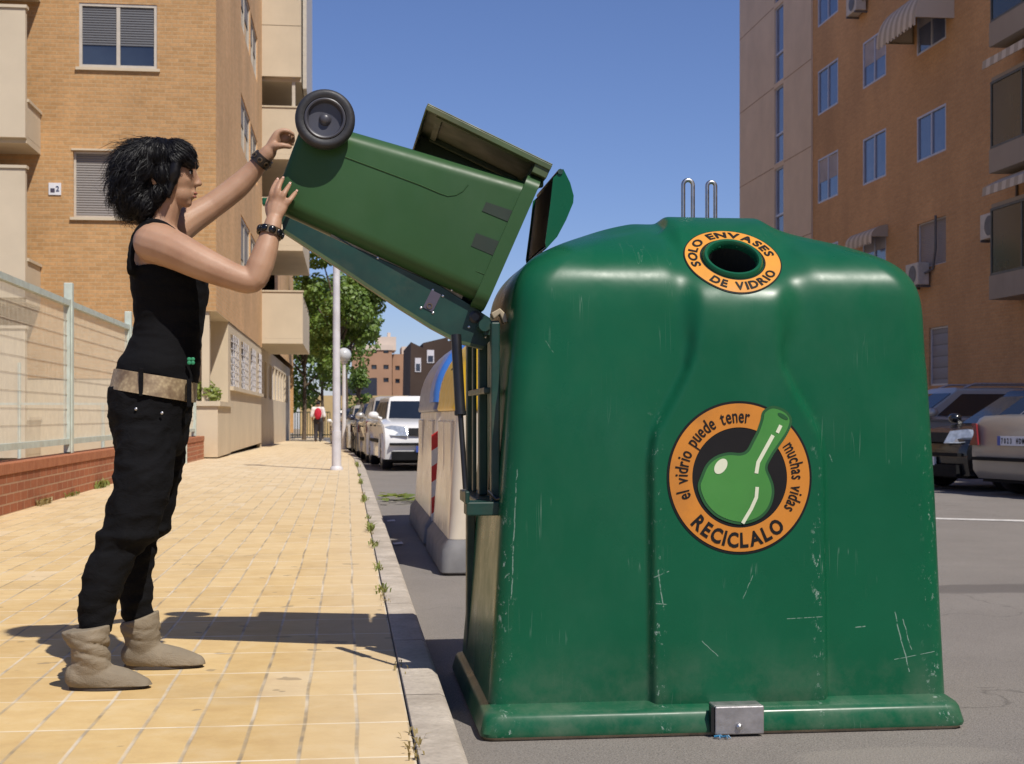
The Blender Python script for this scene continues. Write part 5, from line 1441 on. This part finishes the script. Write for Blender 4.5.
make_car('far white car at the end of the parked row', (-.6+.83, y+29.5, -KERB+gz(y+31)), R(-88), 4.1, 1.66, 1.40, 'car_white', group=GL)
def ong(px,py):
    d = (CAMZ+KERB)*FPX/(py-CY); r = (px-CX)/FPX*d; return V3((r*CS+d*SN, d*CS-r*SN, -KERB))
GR = 'cars parked across the street'
h = R(14)
d = V3((math.cos(h),math.sin(h),0)); rr_ = ong(1014,498)
make_car('taupe grey car showing its tail and number plate at the right edge', tuple(rr_+d*2.05), h, 4.1, 1.68, 1.42, 'car_grey', group=GR, trunk=.97)
h = R(180+11); d = V3((math.cos(h),math.sin(h),0)); f = ong(927,489)
make_car('black car with a bright headlamp between the green container and the grey car', tuple(f-d*2.0), h, 4.1, 1.7, 1.30, 'car_black', .80, .84, group=GR)
make_car('pale estate car with dark windows and roof rails parked behind the black car', (W(985,0,22.5).x, 22.9, -KERB), R(180), 4.6, 1.72, 1.42, 'car_suv', rails=True, group=GR)

# ------------------------------------------------------------------ far walker
y = 61.0; p = W(318,437,y); s = 1.72/7.6
wk = thing('person', 'far walker with pale sleeves and dark trousers seen from behind on the paving', 'person', (p.x,y,gz(y)))
zb = gz(y); X0 = p.x
b = MB()
b.chain([(X0-.09,y,zb+.85),(X0-.10,y+.05,zb+.45),(X0-.10,y-.05,zb+.06)],[.09,.065,.045]); b.chain([(X0+.09,y,zb+.85),(X0+.10,y+.12,zb+.45),(X0+.10,y+.02,zb+.07)],[.09,.065,.045])
b.ellipsoid((X0,y,zb+.95),.17,.12,.18); b.ellipsoid((X0,y,zb+1.25),.18,.12,.28); b.ellipsoid((X0,y,zb+1.61),.085,.10,.125); b.chain([(X0,y,zb+1.4),(X0,y,zb+1.55)],[.06,.05])
for q in (-1,1): b.chain([(X0+q*.19,y,zb+1.4),(X0+q*.25,y-.02,zb+1.14),(X0+q*.24,y+.1,zb+.9)],[.06,.045,.032])
o = b.build('body', M['brown_skin'], wk); remesh(o, .02, 3)
b = MB(); b.ellipsoid((X0,y,zb+1.24),.23,.14,.30)
for q in (-1,1): b.chain([(X0+q*.19,y-.03,zb+1.42),(X0+q*.27,y-.04,zb+1.12)],[.10,.075])
o = b.build('shirt', M['white_cloth'], wk); remesh(o,.025,3)
b = MB(); b.chain([(X0-.09,y,zb+.9),(X0-.10,y+.05,zb+.45),(X0-.10,y-.05,zb+.1)],[.12,.085,.07]); b.chain([(X0+.09,y,zb+.9),(X0+.10,y+.12,zb+.45),(X0+.10,y+.02,zb+.1)],[.12,.085,.07]); b.ellipsoid((X0,y,zb+.95),.19,.14,.15)
o = b.build('trousers', M['dark_cloth'], wk); remesh(o,.025,3)
b = MB(); b.ellipsoid((X0,y,zb+1.66),.095,.11,.10); b.build('hair', M['hair'], wk, smooth=60)
b = MB(); b.ellipsoid((X0,y-.18,zb+1.22),.16,.11,.25); bp = b.build('backpack', M['red_cloth'], smooth=60); tag(bp, 'bright red backpack worn by the far walker', 'backpack')
b = MB()
for q in (-1,1): b.chain([(X0+q*.1,y-.02,zb+.07),(X0+q*.1,y+.14,zb+.045)],[.05,.04])
b.build('shoe', M['dark_cloth'], wk, smooth=60)
# green railing across the far end of the paving
y = 84; xa, xb = W(290,0,y).x, W(330,0,y).x; t = thing('green_railing', 'green railing across the far end of the paving behind the walker', 'railing', ((xa+xb)/2,y,gz(y)))
b = MB(); g = gz(y)
b.box(xa,xb,y-.03,y+.03,g+1.5,g+1.56); b.box(xa,xb,y-.03,y+.03,g+.15,g+.21)
for k in range(17): x = lerp(xa,xb,k/16); b.box(x-.02,x+.02,y-.02,y+.02,g,g+1.5)
b.build('bars', M['green_rail'], t)

v_, f_ = glyph('2', True); sg_, p_ = PLAQUE
b = MB(); b.add([(p_.x+.02+x*.13, YL-.0235, p_.z-.05+y*.15) for x,y in v_], f_); b.build('lettering', M['navy'], sg_, fix=False)
# ------------------------------------------------------------------ the woman
YC = 4.58
wo = thing('person', 'woman in black tank top, black trousers and taupe boots reaching up to the tilted bin', 'person', tuple(W(125,680,YC)*1.0))
def C(px,py,Y=YC): return W(px,py,Y)
def ell_ring(pxa, pxb, py, ry, tilt=0.0, Y=YC, n=28, sq=2.2):
    """ellipse between the back edge pxa and the front edge pxb; tilt raises the back (px)"""
    A = W(pxa,py-tilt,Y); Bp = W(pxb,py+tilt,Y); c = (A+Bp)/2; ax = (Bp-A)/2; out = []
    for k in range(n):
        a = 2*math.pi*k/n; ca,sa = math.cos(a),math.sin(a)
        ca = math.copysign(abs(ca)**(2/sq),ca); sa = math.copysign(abs(sa)**(2/sq),sa)
        out.append(c+ax*ca+V3((0,ry*sa,0)))
    return out
SK = M['skin']
b = MB()
# torso
st_ = [(150,176,226,.075,2),(138,186,234,.135,2),(133,196,246,.160,2),(132,202,262,.152,2),(133,204,278,.140,2),(134,205,292,.132,1),(137,202,312,.120,1),(136,199,335,.114,1),(126,195,360,.130,3),(118,191,382,.142,5),(114,186,405,.148,5),(119,181,428,.138,4),(126,174,448,.11,2)]
b.loft([ell_ring(a,c,y,ry,t) for a,c,y,ry,t in st_], True)
# neck and head
b.chain([C(157,236),C(162,218),C(168,196)],[.064,.051,.050])
hd = C(168,173)
b.ellipsoid(C(164,169), .088,.070,.088, 24, 16)                         # cranium
b.ellipsoid(C(176,176), .066,.062,.078, 24, 16)                         # face mass
b.ellipsoid(C(179,193), .046,.050,.046, 20, 12)                         # jaw
b.ellipsoid(C(186.5,202.5), .018,.022,.017, 14, 10)                         # chin
b.ellipsoid(C(190.5,166), .019,.046,.022, 14, 10)                       # brow
for s in (-1,1): b.ellipsoid(V3((C(185.5,182).x, YC+s*.030, C(185,181).z)), .022,.022,.021, 14, 10)   # cheeks
b.chain([C(192,171.5),C(196.2,178.5),C(199.3,183.6)],[.0095,.0105,.0105],10)   # nose
for s in (-1,1): b.ellipsoid(V3((C(196.5,185).x, YC+s*.0105, C(196,184.8).z)), .009,.007,.0065, 10, 8)
b.ellipsoid(C(193,189.5), .010,.016,.010,12,8)
b.ellipsoid(C(194.2,193.2), .0085,.019,.0055,12,8); b.ellipsoid(C(193.3,197), .0082,.017,.0058,12,8)
for s in (-1,1): b.ellipsoid(V3((C(160,182).x, YC+s*.070, C(160,182).z)), .020,.010,.030, 12, 8)      # ears
# legs (inside the trousers)
b.chain([C(146,428,4.51),C(144,465,4.475),C(133,517,4.45),C(120,542,4.44),C(107,572,4.42),C(95,630,4.40)],[.066,.066,.058,.046,.043,.032]); b.chain([C(158,428,4.65),C(159,465,4.685),C(151,512,4.705),C(141,542,4.71),C(136,575,4.71),C(139,618,4.71)],[.062,.060,.046,.038,.036,.032])
b.chain([C(95,630,4.40),C(90,668,4.38),C(112,680,4.375)],[.034,.03,.02]); b.chain([C(140,618,4.71),C(142,650,4.715),C(165,657,4.715)],[.034,.03,.02])
# near arm
SN_ = [C(153,243,4.445), C(174,250,4.405), C(201,263,4.375), C(232,276,4.355), C(252,281,4.350), C(260,266,4.355), C(266,249,4.365), C(271,232,4.378), C(273.5,222,4.388)]
b.chain(SN_, [.062,.061,.053,.0425,.0385,.042,.0375,.029,.0265])
b.ellipsoid(C(250,283,4.352), .034,.031,.030, 14, 10)
# far arm
FA = [C(172,232,4.715), C(188,221,4.755), C(212,206,4.785), C(237,187,4.80), C(252,172,4.80), C(262,160,4.79), C(269,152,4.785)]
b.chain(FA, [.060,.052,.043,.0415,.034,.028,.0265])
# hands
def hand(wrist, knuckles, fingers, palm_r=.0135, thumb=None):
    for kx in knuckles: b.chain([wrist, wrist.lerp(kx,.55), kx],[.021,.0165,.0112],12)
    for q,k2 in zip(knuckles,knuckles[1:]): b.chain([q,k2],[.0108,.0108],10); b.chain([wrist.lerp(q,.5),wrist.lerp(k2,.5)],[.0165,.0165],10)
    for f in fingers: b.chain(f,[.0100,.0092,.0084,.0072][:len(f)],12)
    if thumb: b.chain(thumb,[.016,.0125,.0105,.0085][:len(thumb)],12)
ys = 4.432
kn = [C(270.5,203,4.412), C(275.5,201,4.398), C(280.5,202,4.394), C(285,206,4.396)]
fg = [[kn[0],C(271.8,193,4.400),C(274.5,185.5,4.414),C(277.2,180.5,4.430)],
      [kn[1],C(277.5,191,4.390),C(280,184,4.404),C(282.6,179.2,4.422)],
      [kn[2],C(284,194,4.388),C(287.2,188.5,4.402),C(289.6,184.6,4.420)],
      [kn[3],C(289.6,200.5,4.392),C(293,196,4.404),C(296.0,192.2,4.420)]]
hand(C(273.6,221,4.392), kn, fg, thumb=[C(271,215,4.405),C(268.5,207,4.43),C(270,199,4.465),C(274,193,4.49)])
kf = [C(277,133,4.775), C(279.5,134,4.79), C(280.5,138,4.805), C(279.5,142.5,4.815)]
ff = [[kf[0],C(283,130.5,4.775),C(288.5,131.5,4.778),C(293,134.5,4.785)],
      [kf[1],C(285,132,4.80),C(290,133,4.805),C(293.5,136,4.808)],
      [kf[2],C(286,136.5,4.815),C(290.5,137.5,4.818),C(294,140,4.82)],
      [kf[3],C(285,141,4.822),C(289.5,142,4.824),C(292.5,144.5,4.824)]]
hand(C(270,149.5,4.785), kf, ff, thumb=[C(272,147,4.775),C(278,146,4.762),C(284,145.8,4.760),C(290,147,4.765)])
b.ellipsoid(C(284,138.5,4.803), .026,.018,.019, 14, 10)
body = b.build('body', SK, wo)
remesh(body, .0042, 7, .5)
# nails
for f in fg:
    d = (f[3]-f[2]).normalized(); n_ = V3((0,-1,0)); n_ = (n_-d*n_.dot(d)).normalized(); sd = d.cross(n_)
    c = f[3]+d*.0015+n_*.0062; b = MB(); b.prism([c-d*.0045-sd*.0038,c-d*.0045+sd*.0038,c+d*.004+sd*.003,c+d*.004-sd*.003], n_*.0012); b.build('fingernail', M['nail'], wo, bevel=.0004)
# face details
for s in (-1,):
    pass
for s in (-1,1):
    c = V3((C(189.6,174.5).x, YC+s*.031, C(189.6,174.5).z)); b = MB(); b.ellipsoid(c,.0125,.0125,.0105,18,12); e = b.build('eye', M['eye_white'], wo, smooth=60)
    b = MB(); b.ellipsoid(c+V3((.0088,s*.0035,-.0005)),.0050,.0056,.0056,12,8); b.build('iris', M['iris'], e, smooth=60)
    b = MB(); b.chain([c+V3((-.006,s*.0125,.001)), c+V3((.006,s*.009,.0065)), c+V3((.0125,s*.001,.0055))],[.002,.0028,.002],8); b.build('eyelid', M['hair'], e, smooth=60)
    b = MB(); b.chain([c+V3((-.008,s*.017,.0175)), c+V3((.006,s*.013,.022)), c+V3((.0125,s*.001,.019))],[.002,.0035,.003],8); b.build('eyebrow', M['hair'], wo, smooth=60)
b = MB(); b.ellipsoid(C(195.3,193.6), .0072,.0165,.0040,14,8); b.ellipsoid(C(194.4,196.8), .0072,.015,.0046,14,8); b.build('lips', M['lip'], wo, smooth=60)

# --- hair
b = MB()
blobs = [(158,160,.112,.094,.068,0),(142,170,.082,.100,.082,0),(135,186,.064,.096,.070,0),(139,201,.054,.088,.052,0),(147,205,.050,.086,.056,0),(175,156,.062,.086,.048,0),(166,176,.050,.094,.075,0),(160,196,.030,.088,.045,0),(183,159,.034,.070,.028,0)]
for px,py,rx,ry,rz,_ in blobs: b.ellipsoid(C(px,py), rx,ry,rz, 22, 14)
b.chain([C(174,153),C(188,159.5),C(193.5,165)],[.04,.024,.011],12)
for s in (-1,1): b.chain([C(174,154,YC+s*.05),C(186,161,YC+s*.052),C(190.5,167,YC+s*.05)],[.035,.022,.011],12); b.chain([C(176,158,YC+s*.078),C(174,176,YC+s*.080),C(168,196,YC+s*.076)],[.022,.018,.010],12)
hr = b.build('hair', M['hair'], wo)
def hw_(p): return .006*noise.noise(p*28)+.004*noise.noise(p*70)
remesh(hr, .007, 3, .5, hw_)
hv_ = [v.co.copy() for v in hr.data.vertices]; hn_ = [v.normal.copy() for v in hr.data.vertices]
hb = BVHTree.FromPolygons(hv_, [tuple(p.vertices) for p in hr.data.polygons])
rnd = random.Random(17); b = MB()
crown = C(163,139); fx0 = C(168,0).x; zf_ = C(0,166).z; zear = C(0,176).z; xface = C(175,0).x
cnt = 0; tries = 0
while cnt < 5200 and tries < 40000:
    tries += 1
    i = rnd.randrange(len(hv_)); p, n_ = hv_[i], hn_[i]
    if p.x > xface and p.z < C(0,168).z: continue
    if n_.z < -.75: continue
    front = sstep(C(160,0).x, C(178,0).x, p.x); back = sstep(C(172,0).x, C(128,0).x, p.x)
    d0 = p-crown; d0.z = 0
    L = lerp(rnd.uniform(.06,.115), rnd.uniform(.035,.06), front); m = 8
    ph = rnd.uniform(0,6.28); wa = rnd.uniform(.001,.0045)*(1-.75*front); fq = rnd.uniform(5,9)
    lift = rnd.uniform(.0,.012)+ (rnd.random()**2.2)*.045*back + (.02 if rnd.random()<.03 else 0)*(1-front)
    q = p.copy(); pts = []; ok = True; jit = V3((rnd.gauss(0,.25),rnd.gauss(0,.25),rnd.gauss(0,.15)))*(1-.7*front)
    for k in range(m):
        u = k/(m-1)
        loc, nor, idx, dist = hb.find_nearest(q)
        flow = lerp(1,0,front)*(d0.normalized()*.7+V3((-.35*back,0,-1.0))) + front*V3((.8,0,-.55)) + jit
        t = flow - nor*flow.dot(nor)
        if t.length < 1e-4: break
        t.normalize(); sd = nor.cross(t)
        pt = loc + nor*(.0015+lift*u**1.6) + sd*wa*math.sin(ph+u*fq)
        if pt.x > xface-.004 and pt.z < lerp(C(0,164).z, C(0,168.5).z, sstep(C(186,0).x,C(198,0).x,pt.x)): break
        pts.append(pt); q = loc + t*L/m
    if len(pts) < 4: continue
    r = rnd.uniform(.0007,.0016); mm = len(pts)
    b.tube(pts, [r*(1-.8*(k/(mm-1))**1.5) for k in range(mm)], 4)
    cnt += 1
b.build('curls', M['hair'], hr, fix=False, smooth=60)

# --- tank top
def wr(p, amp, f, g=1.0):
    return amp*(noise.noise(V3((p.x*f*.6,p.y*f*.6,p.z*f*1.6*g)))+.5*noise.noise(V3((p.x*f*1.3+5,p.y*f*1.3,p.z*f*3*g))))
b = MB()
tt = [(131,190,268,.146,-3),(130.5,205,274,.152,-2),(131,209,284,.151,0),(132,209,293,.145,0),(134,206.5,306,.134,0),(135,204,320,.126,0),(132.5,202,337,.124,0),(126,200.5,352,.134,2),(118.5,199.5,367,.148,4),(115,198,378,.152,6)]
b.loft([ell_ring(a,c,y,ry,t) for a,c,y,ry,t in tt], True)
for s in (-1,1):
    yb_, yn = YC+s*.115, YC+s*.055
    b.chain([C(131.5,272,yb_),C(131,256,YC+s*.125),C(134,240,YC+s*.10),C(141,228,YC+s*.07),C(150,221.5,yn)],[.015,.012,.012,.013,.014],10)
    b.chain([C(150,221.5,yn),C(163,224,YC+s*.060),C(178,236,YC+s*.06),C(193,256,YC+s*.065),C(202,276,YC+s*.07)],[.014,.012,.012,.013,.015],10)
b.chain([C(150,221.5,YC-.055),C(143,219,YC),C(150,221.5,YC+.055)],[.014,.015,.014],10)
top_ = b.build('tank_top', M['shirt'], wo)
remesh(top_, .006, 5, .5, lambda p: wr(p,.003,14,1.4)+.0018*(1-2*abs(noise.noise(V3((p.x*8+p.z*5,p.y*8,p.z*30))))**.7)*sstep(1.42,1.25,p.z))
q = C(190,362,4.40); b = MB(); q = C(191.0,361,4.461)
for a in range(4):
    an = R(45+90*a); b.ellipsoid(q+V3((math.cos(an)*.008,0,math.sin(an)*.008)), .0066,.003,.0066, 10, 6)
b.build('emblem', simple('green_print', (.02,.22,.10), .7), top_)
# --- belt
b = MB()
B0 = [ell_ring(115,197.5,375.5,.166,6.5), ell_ring(110.5,195.5,395.5,.176,7)]
inn = [ell_ring(118,194.5,375.5,.158,6.5), ell_ring(114,192,395.5,.168,7)]
b.loft([B0[0],B0[1],inn[1],inn[0]], False, True)
blt = b.build('belt', M['belt'], wo, smooth=50)
for k in (19,22.5,26.2):
    pass
b = MB()
for px,py in ((141,382),(189,393)):
    Yl = YC-.171 if px<170 else YC-.120
    u0,u1 = C(px-2.2,py-14,Yl),C(px+2.2,py+14,Yl); b.box(u0.x,u1.x,Yl-.004,Yl+.012,u1.z,u0.z)
b.build('belt_loop', M['trousers'], blt, bevel=.002)
# --- trousers
b = MB()
b.loft([ell_ring(a,c,y,ry,t) for a,c,y,ry,t in [(112.5,192,392,.160,7),(109,190,404,.168,7),(111,187.5,422,.166,4),(115,186,438,.160,2),(119,180,455,.14,0)]], True)
b.chain([C(145,430,4.50),C(145,456,4.475),C(142,484,4.46),C(133,517,4.45),C(127,533,4.445)],[.090,.088,.087,.084,.079])
b.chain([C(158,430,4.66),C(160,456,4.68),C(156,484,4.695),C(152,512,4.705),C(149,527,4.71)],[.080,.078,.072,.064,.060])
b.chain([C(120,540,4.44),C(110,562,4.425),C(101,588,4.41),C(95,622,4.40)],[.066,.064,.058,.050])
b.chain([C(140,540,4.71),C(135,570,4.71),C(136,592,4.71),C(138,612,4.71)],[.058,.056,.052,.049])
pn = b.build('trousers', M['trousers'], wo)
zk = C(0,545).z
def pw_(p):
    fold = .013*math.exp(-((p.z-C(0,533).z)/.016)**2) - .007*math.exp(-((p.z-C(0,546).z)/.013)**2)
    low = sstep(zk,zk-.2,p.z)
    d1 = noise.noise(V3((p.x*9+p.z*7, p.y*7, p.z*13-p.x*8))); d2 = noise.noise(V3((p.x*16-p.z*14+3, p.y*12, p.z*22)))
    return .0065*(1-2*abs(d1)**.7)*.9 + .0035*(1-2*abs(d2)**.7) + .006*low*(abs(math.sin(p.z*55+p.x*25+noise.noise(p*7)*3))**.6-.6)*(.5+.7*noise.noise(p*10)) + fold*.8
remesh(pn, .0075, 6, .5, pw_)
b = MB()
for px,py,Yl in ((136,409,YC-.172),(162,413,YC-.166)): b.lathe(C(px,py,Yl),(0,-1,0),[(.0045,0),(.0045,.002),(.002,.003)],10)
b.build('rivet', M['galv'], pn)
# --- boots
def boot(pts_, foot, Y, sole_y, seed):
    b = MB()
    # shaft
    b.loft([ell_ring(a,c,y,ry,t,Y,24,2.0) for a,c,y,ry,t in pts_], True)
    b.chain([C(*foot[0],Y),C(*foot[1],Y),C(*foot[2],Y),C(*foot[3],Y)],[.046,.051,.046,.035])
    o = b.build('boot', M['suede'], wo)
    zs = C(0,sole_y,Y).z
    cx_ = C((pts_[0][0]+pts_[0][1])/2,0,Y).x; rr_ = random.Random(seed); ph = rr_.uniform(0,6)
    zt_, zb_ = C(0,pts_[0][2]+6,Y).z, C(0,pts_[-1][2]-6,Y).z
    def f(p):
        m = sstep(zs+.05,zs+.10,p.z)*sstep(zt_+.02,zt_-.03,p.z)
        f1 = 1-2*abs(noise.noise(V3((p.x*7+ph, p.y*7, p.z*30+p.x*14))))**.6; f2 = 1-2*abs(noise.noise(V3((p.x*12+3, p.y*11+ph, p.z*46-p.x*18))))**.6
        zz = p.z + .28*(p.x-cx_)*(1 if seed == 1 else .8) + .020*noise.noise(p*8) + .012*math.sin(p.y*40+ph)
        amp = .55+.9*noise.noise(V3((p.x*9+seed,p.y*9,p.z*11)))
        return m*(.0105*max(.1,amp)*(abs(math.sin(zz*math.pi/.040+ph))**.6-.55) + .0022*f2 + .0012*noise.noise(p*60))
    remesh(o, .0046, 5, .5, f)
    for v in o.data.vertices:
        if v.co.z < .012: v.co.z = .012 + (v.co.z-.012)*.05
    b = MB()
    A = C(foot[0][0]-11,sole_y,Y); Z = C(foot[3][0]+8,sole_y,Y); L = Z.x-A.x; ring = []
    for k in range(32):
        a = 2*math.pi*k/32; u = (1+math.cos(a))/2; wd = .040+.010*math.sin(u*3.0)-.012*u
        ring.append(V3((A.x+L*u, Y+wd*math.sin(a), 0)))
    b.loft([[p+V3((0,0,.002)) for p in ring],[p+V3((0,0,.013)) for p in ring]], True)
    b.build('sole', M['sole'], o)
    return o
boot([(61,110,628,.064,-4),(64,109.5,635,.064,-3),(70,108,645,.062,0),(73,109,656,.058,0),(70,112,667,.052,0),(66,112,678,.045,0)], [(80,676),(100,679),(124,683),(141,687)], 4.375, 691, 1)
boot([(120,159,617,.060,-7),(121.5,159.5,625,.060,-5),(124,160,634,.056,-3),(126,160,644,.052,-1),(126,160,654,.045,0)], [(135,654),(155,657),(178,661),(195,664)], 4.715, 668, 2)
# --- bracelets
ax = (SN_[7]-SN_[6]).normalized(); c = C(270.3,232.5,4.377)
b = MB(); b.lathe(c, ax, [(.035,-.012),(.0372,-.012),(.0372,.012),(.035,.012)], 28, True); br = b.build('beaded_bracelet', M['bead_set'], wo, smooth=40)
e1 = ax.cross(V3((0,1,0))).normalized(); e2 = ax.cross(e1)
for k in range(9):
    a = 2*math.pi*k/9+.35; d = e1*math.cos(a)+e2*math.sin(a); rot = d.to_track_quat('Z','Y').to_matrix()
    b = MB(); b.ellipsoid(c+d*.0385, .0118,.0118,.006, 14, 8, rot); b.build('bead', M['bead'], br, smooth=60)
ax = (FA[5]-FA[4]).normalized(); c = C(261.8,160.2,4.79)
b = MB(); b.lathe(c, ax, [(.031,-.017),(.0345,-.017),(.0345,.017),(.031,.017)], 28, True); br = b.build('leather_cuff', M['leather'], wo, smooth=40)
e1 = ax.cross(V3((0,1,0))).normalized(); e2 = ax.cross(e1)
for k in range(8):
    a = 2*math.pi*k/8; d = e1*math.cos(a)+e2*math.sin(a); b = MB(); b.lathe(c+d*.0345, d, [(.009,0),(.009,.002),(.0055,.0028),(.0055,.002)], 14, True); b.build('stud', M['bead_set'], br)
# ------------------------------------------------------------------ camera, sun, sky
cam = bpy.data.cameras.new('camera'); co = bpy.data.objects.new('camera', cam); col.objects.link(co)
co.location = (0,0,CAMZ); co.rotation_euler = (R(90),0,-YAW)
cam.sensor_width = 36; cam.lens = 36*FPX/1024; cam.shift_y = (CY-382)/1024; cam.clip_end = 3000; cam.clip_start = .05
cam.dof.use_dof = True; cam.dof.focus_distance = 4.35; cam.dof.aperture_fstop = 12
scene.camera = co
SUN = V3((.34,-.634,1.0)).normalized()
sl = bpy.data.lights.new('sun','SUN'); sl.energy = 4.6; sl.angle = R(.5); sl.color = (1,.945,.86)
so = bpy.data.objects.new('sun', sl); col.objects.link(so); so.rotation_euler = SUN.to_track_quat('Z','Y').to_euler(); so.location = (3,-8,12)
wd = bpy.data.worlds.new('World'); scene.world = wd; wd.use_nodes = True
nt = wd.node_tree; bg = nt.nodes['Background']
sk = nt.nodes.new('ShaderNodeTexSky'); sk.sky_type = 'NISHITA'; sk.sun_disc = False
sk.sun_elevation = math.asin(SUN.z); sk.sun_rotation = math.atan2(SUN.x, SUN.y)
sk.altitude = 300; sk.air_density = 1.0; sk.dust_density = .3; sk.ozone_density = 6.0
tint = nt.nodes.new('ShaderNodeMix'); tint.data_type = 'RGBA'; tint.blend_type = 'MULTIPLY'; tint.inputs[0].default_value = 1; tint.inputs[7].default_value = (.96,.91,1.10,1)
nt.links.new(sk.outputs[0], tint.inputs[6]); nt.links.new(tint.outputs[2], bg.inputs[0]); bg.inputs[1].default_value = .09
vs_ = scene.view_settings; vs_.view_transform = 'Standard'; vs_.look = 'None'; vs_.exposure = .1; vs_.gamma = 1
scene.cycles.max_bounces = 8; scene.cycles.use_denoising = True
for o in list(bpy.data.objects):
    if '_world' in o: del o['_world']
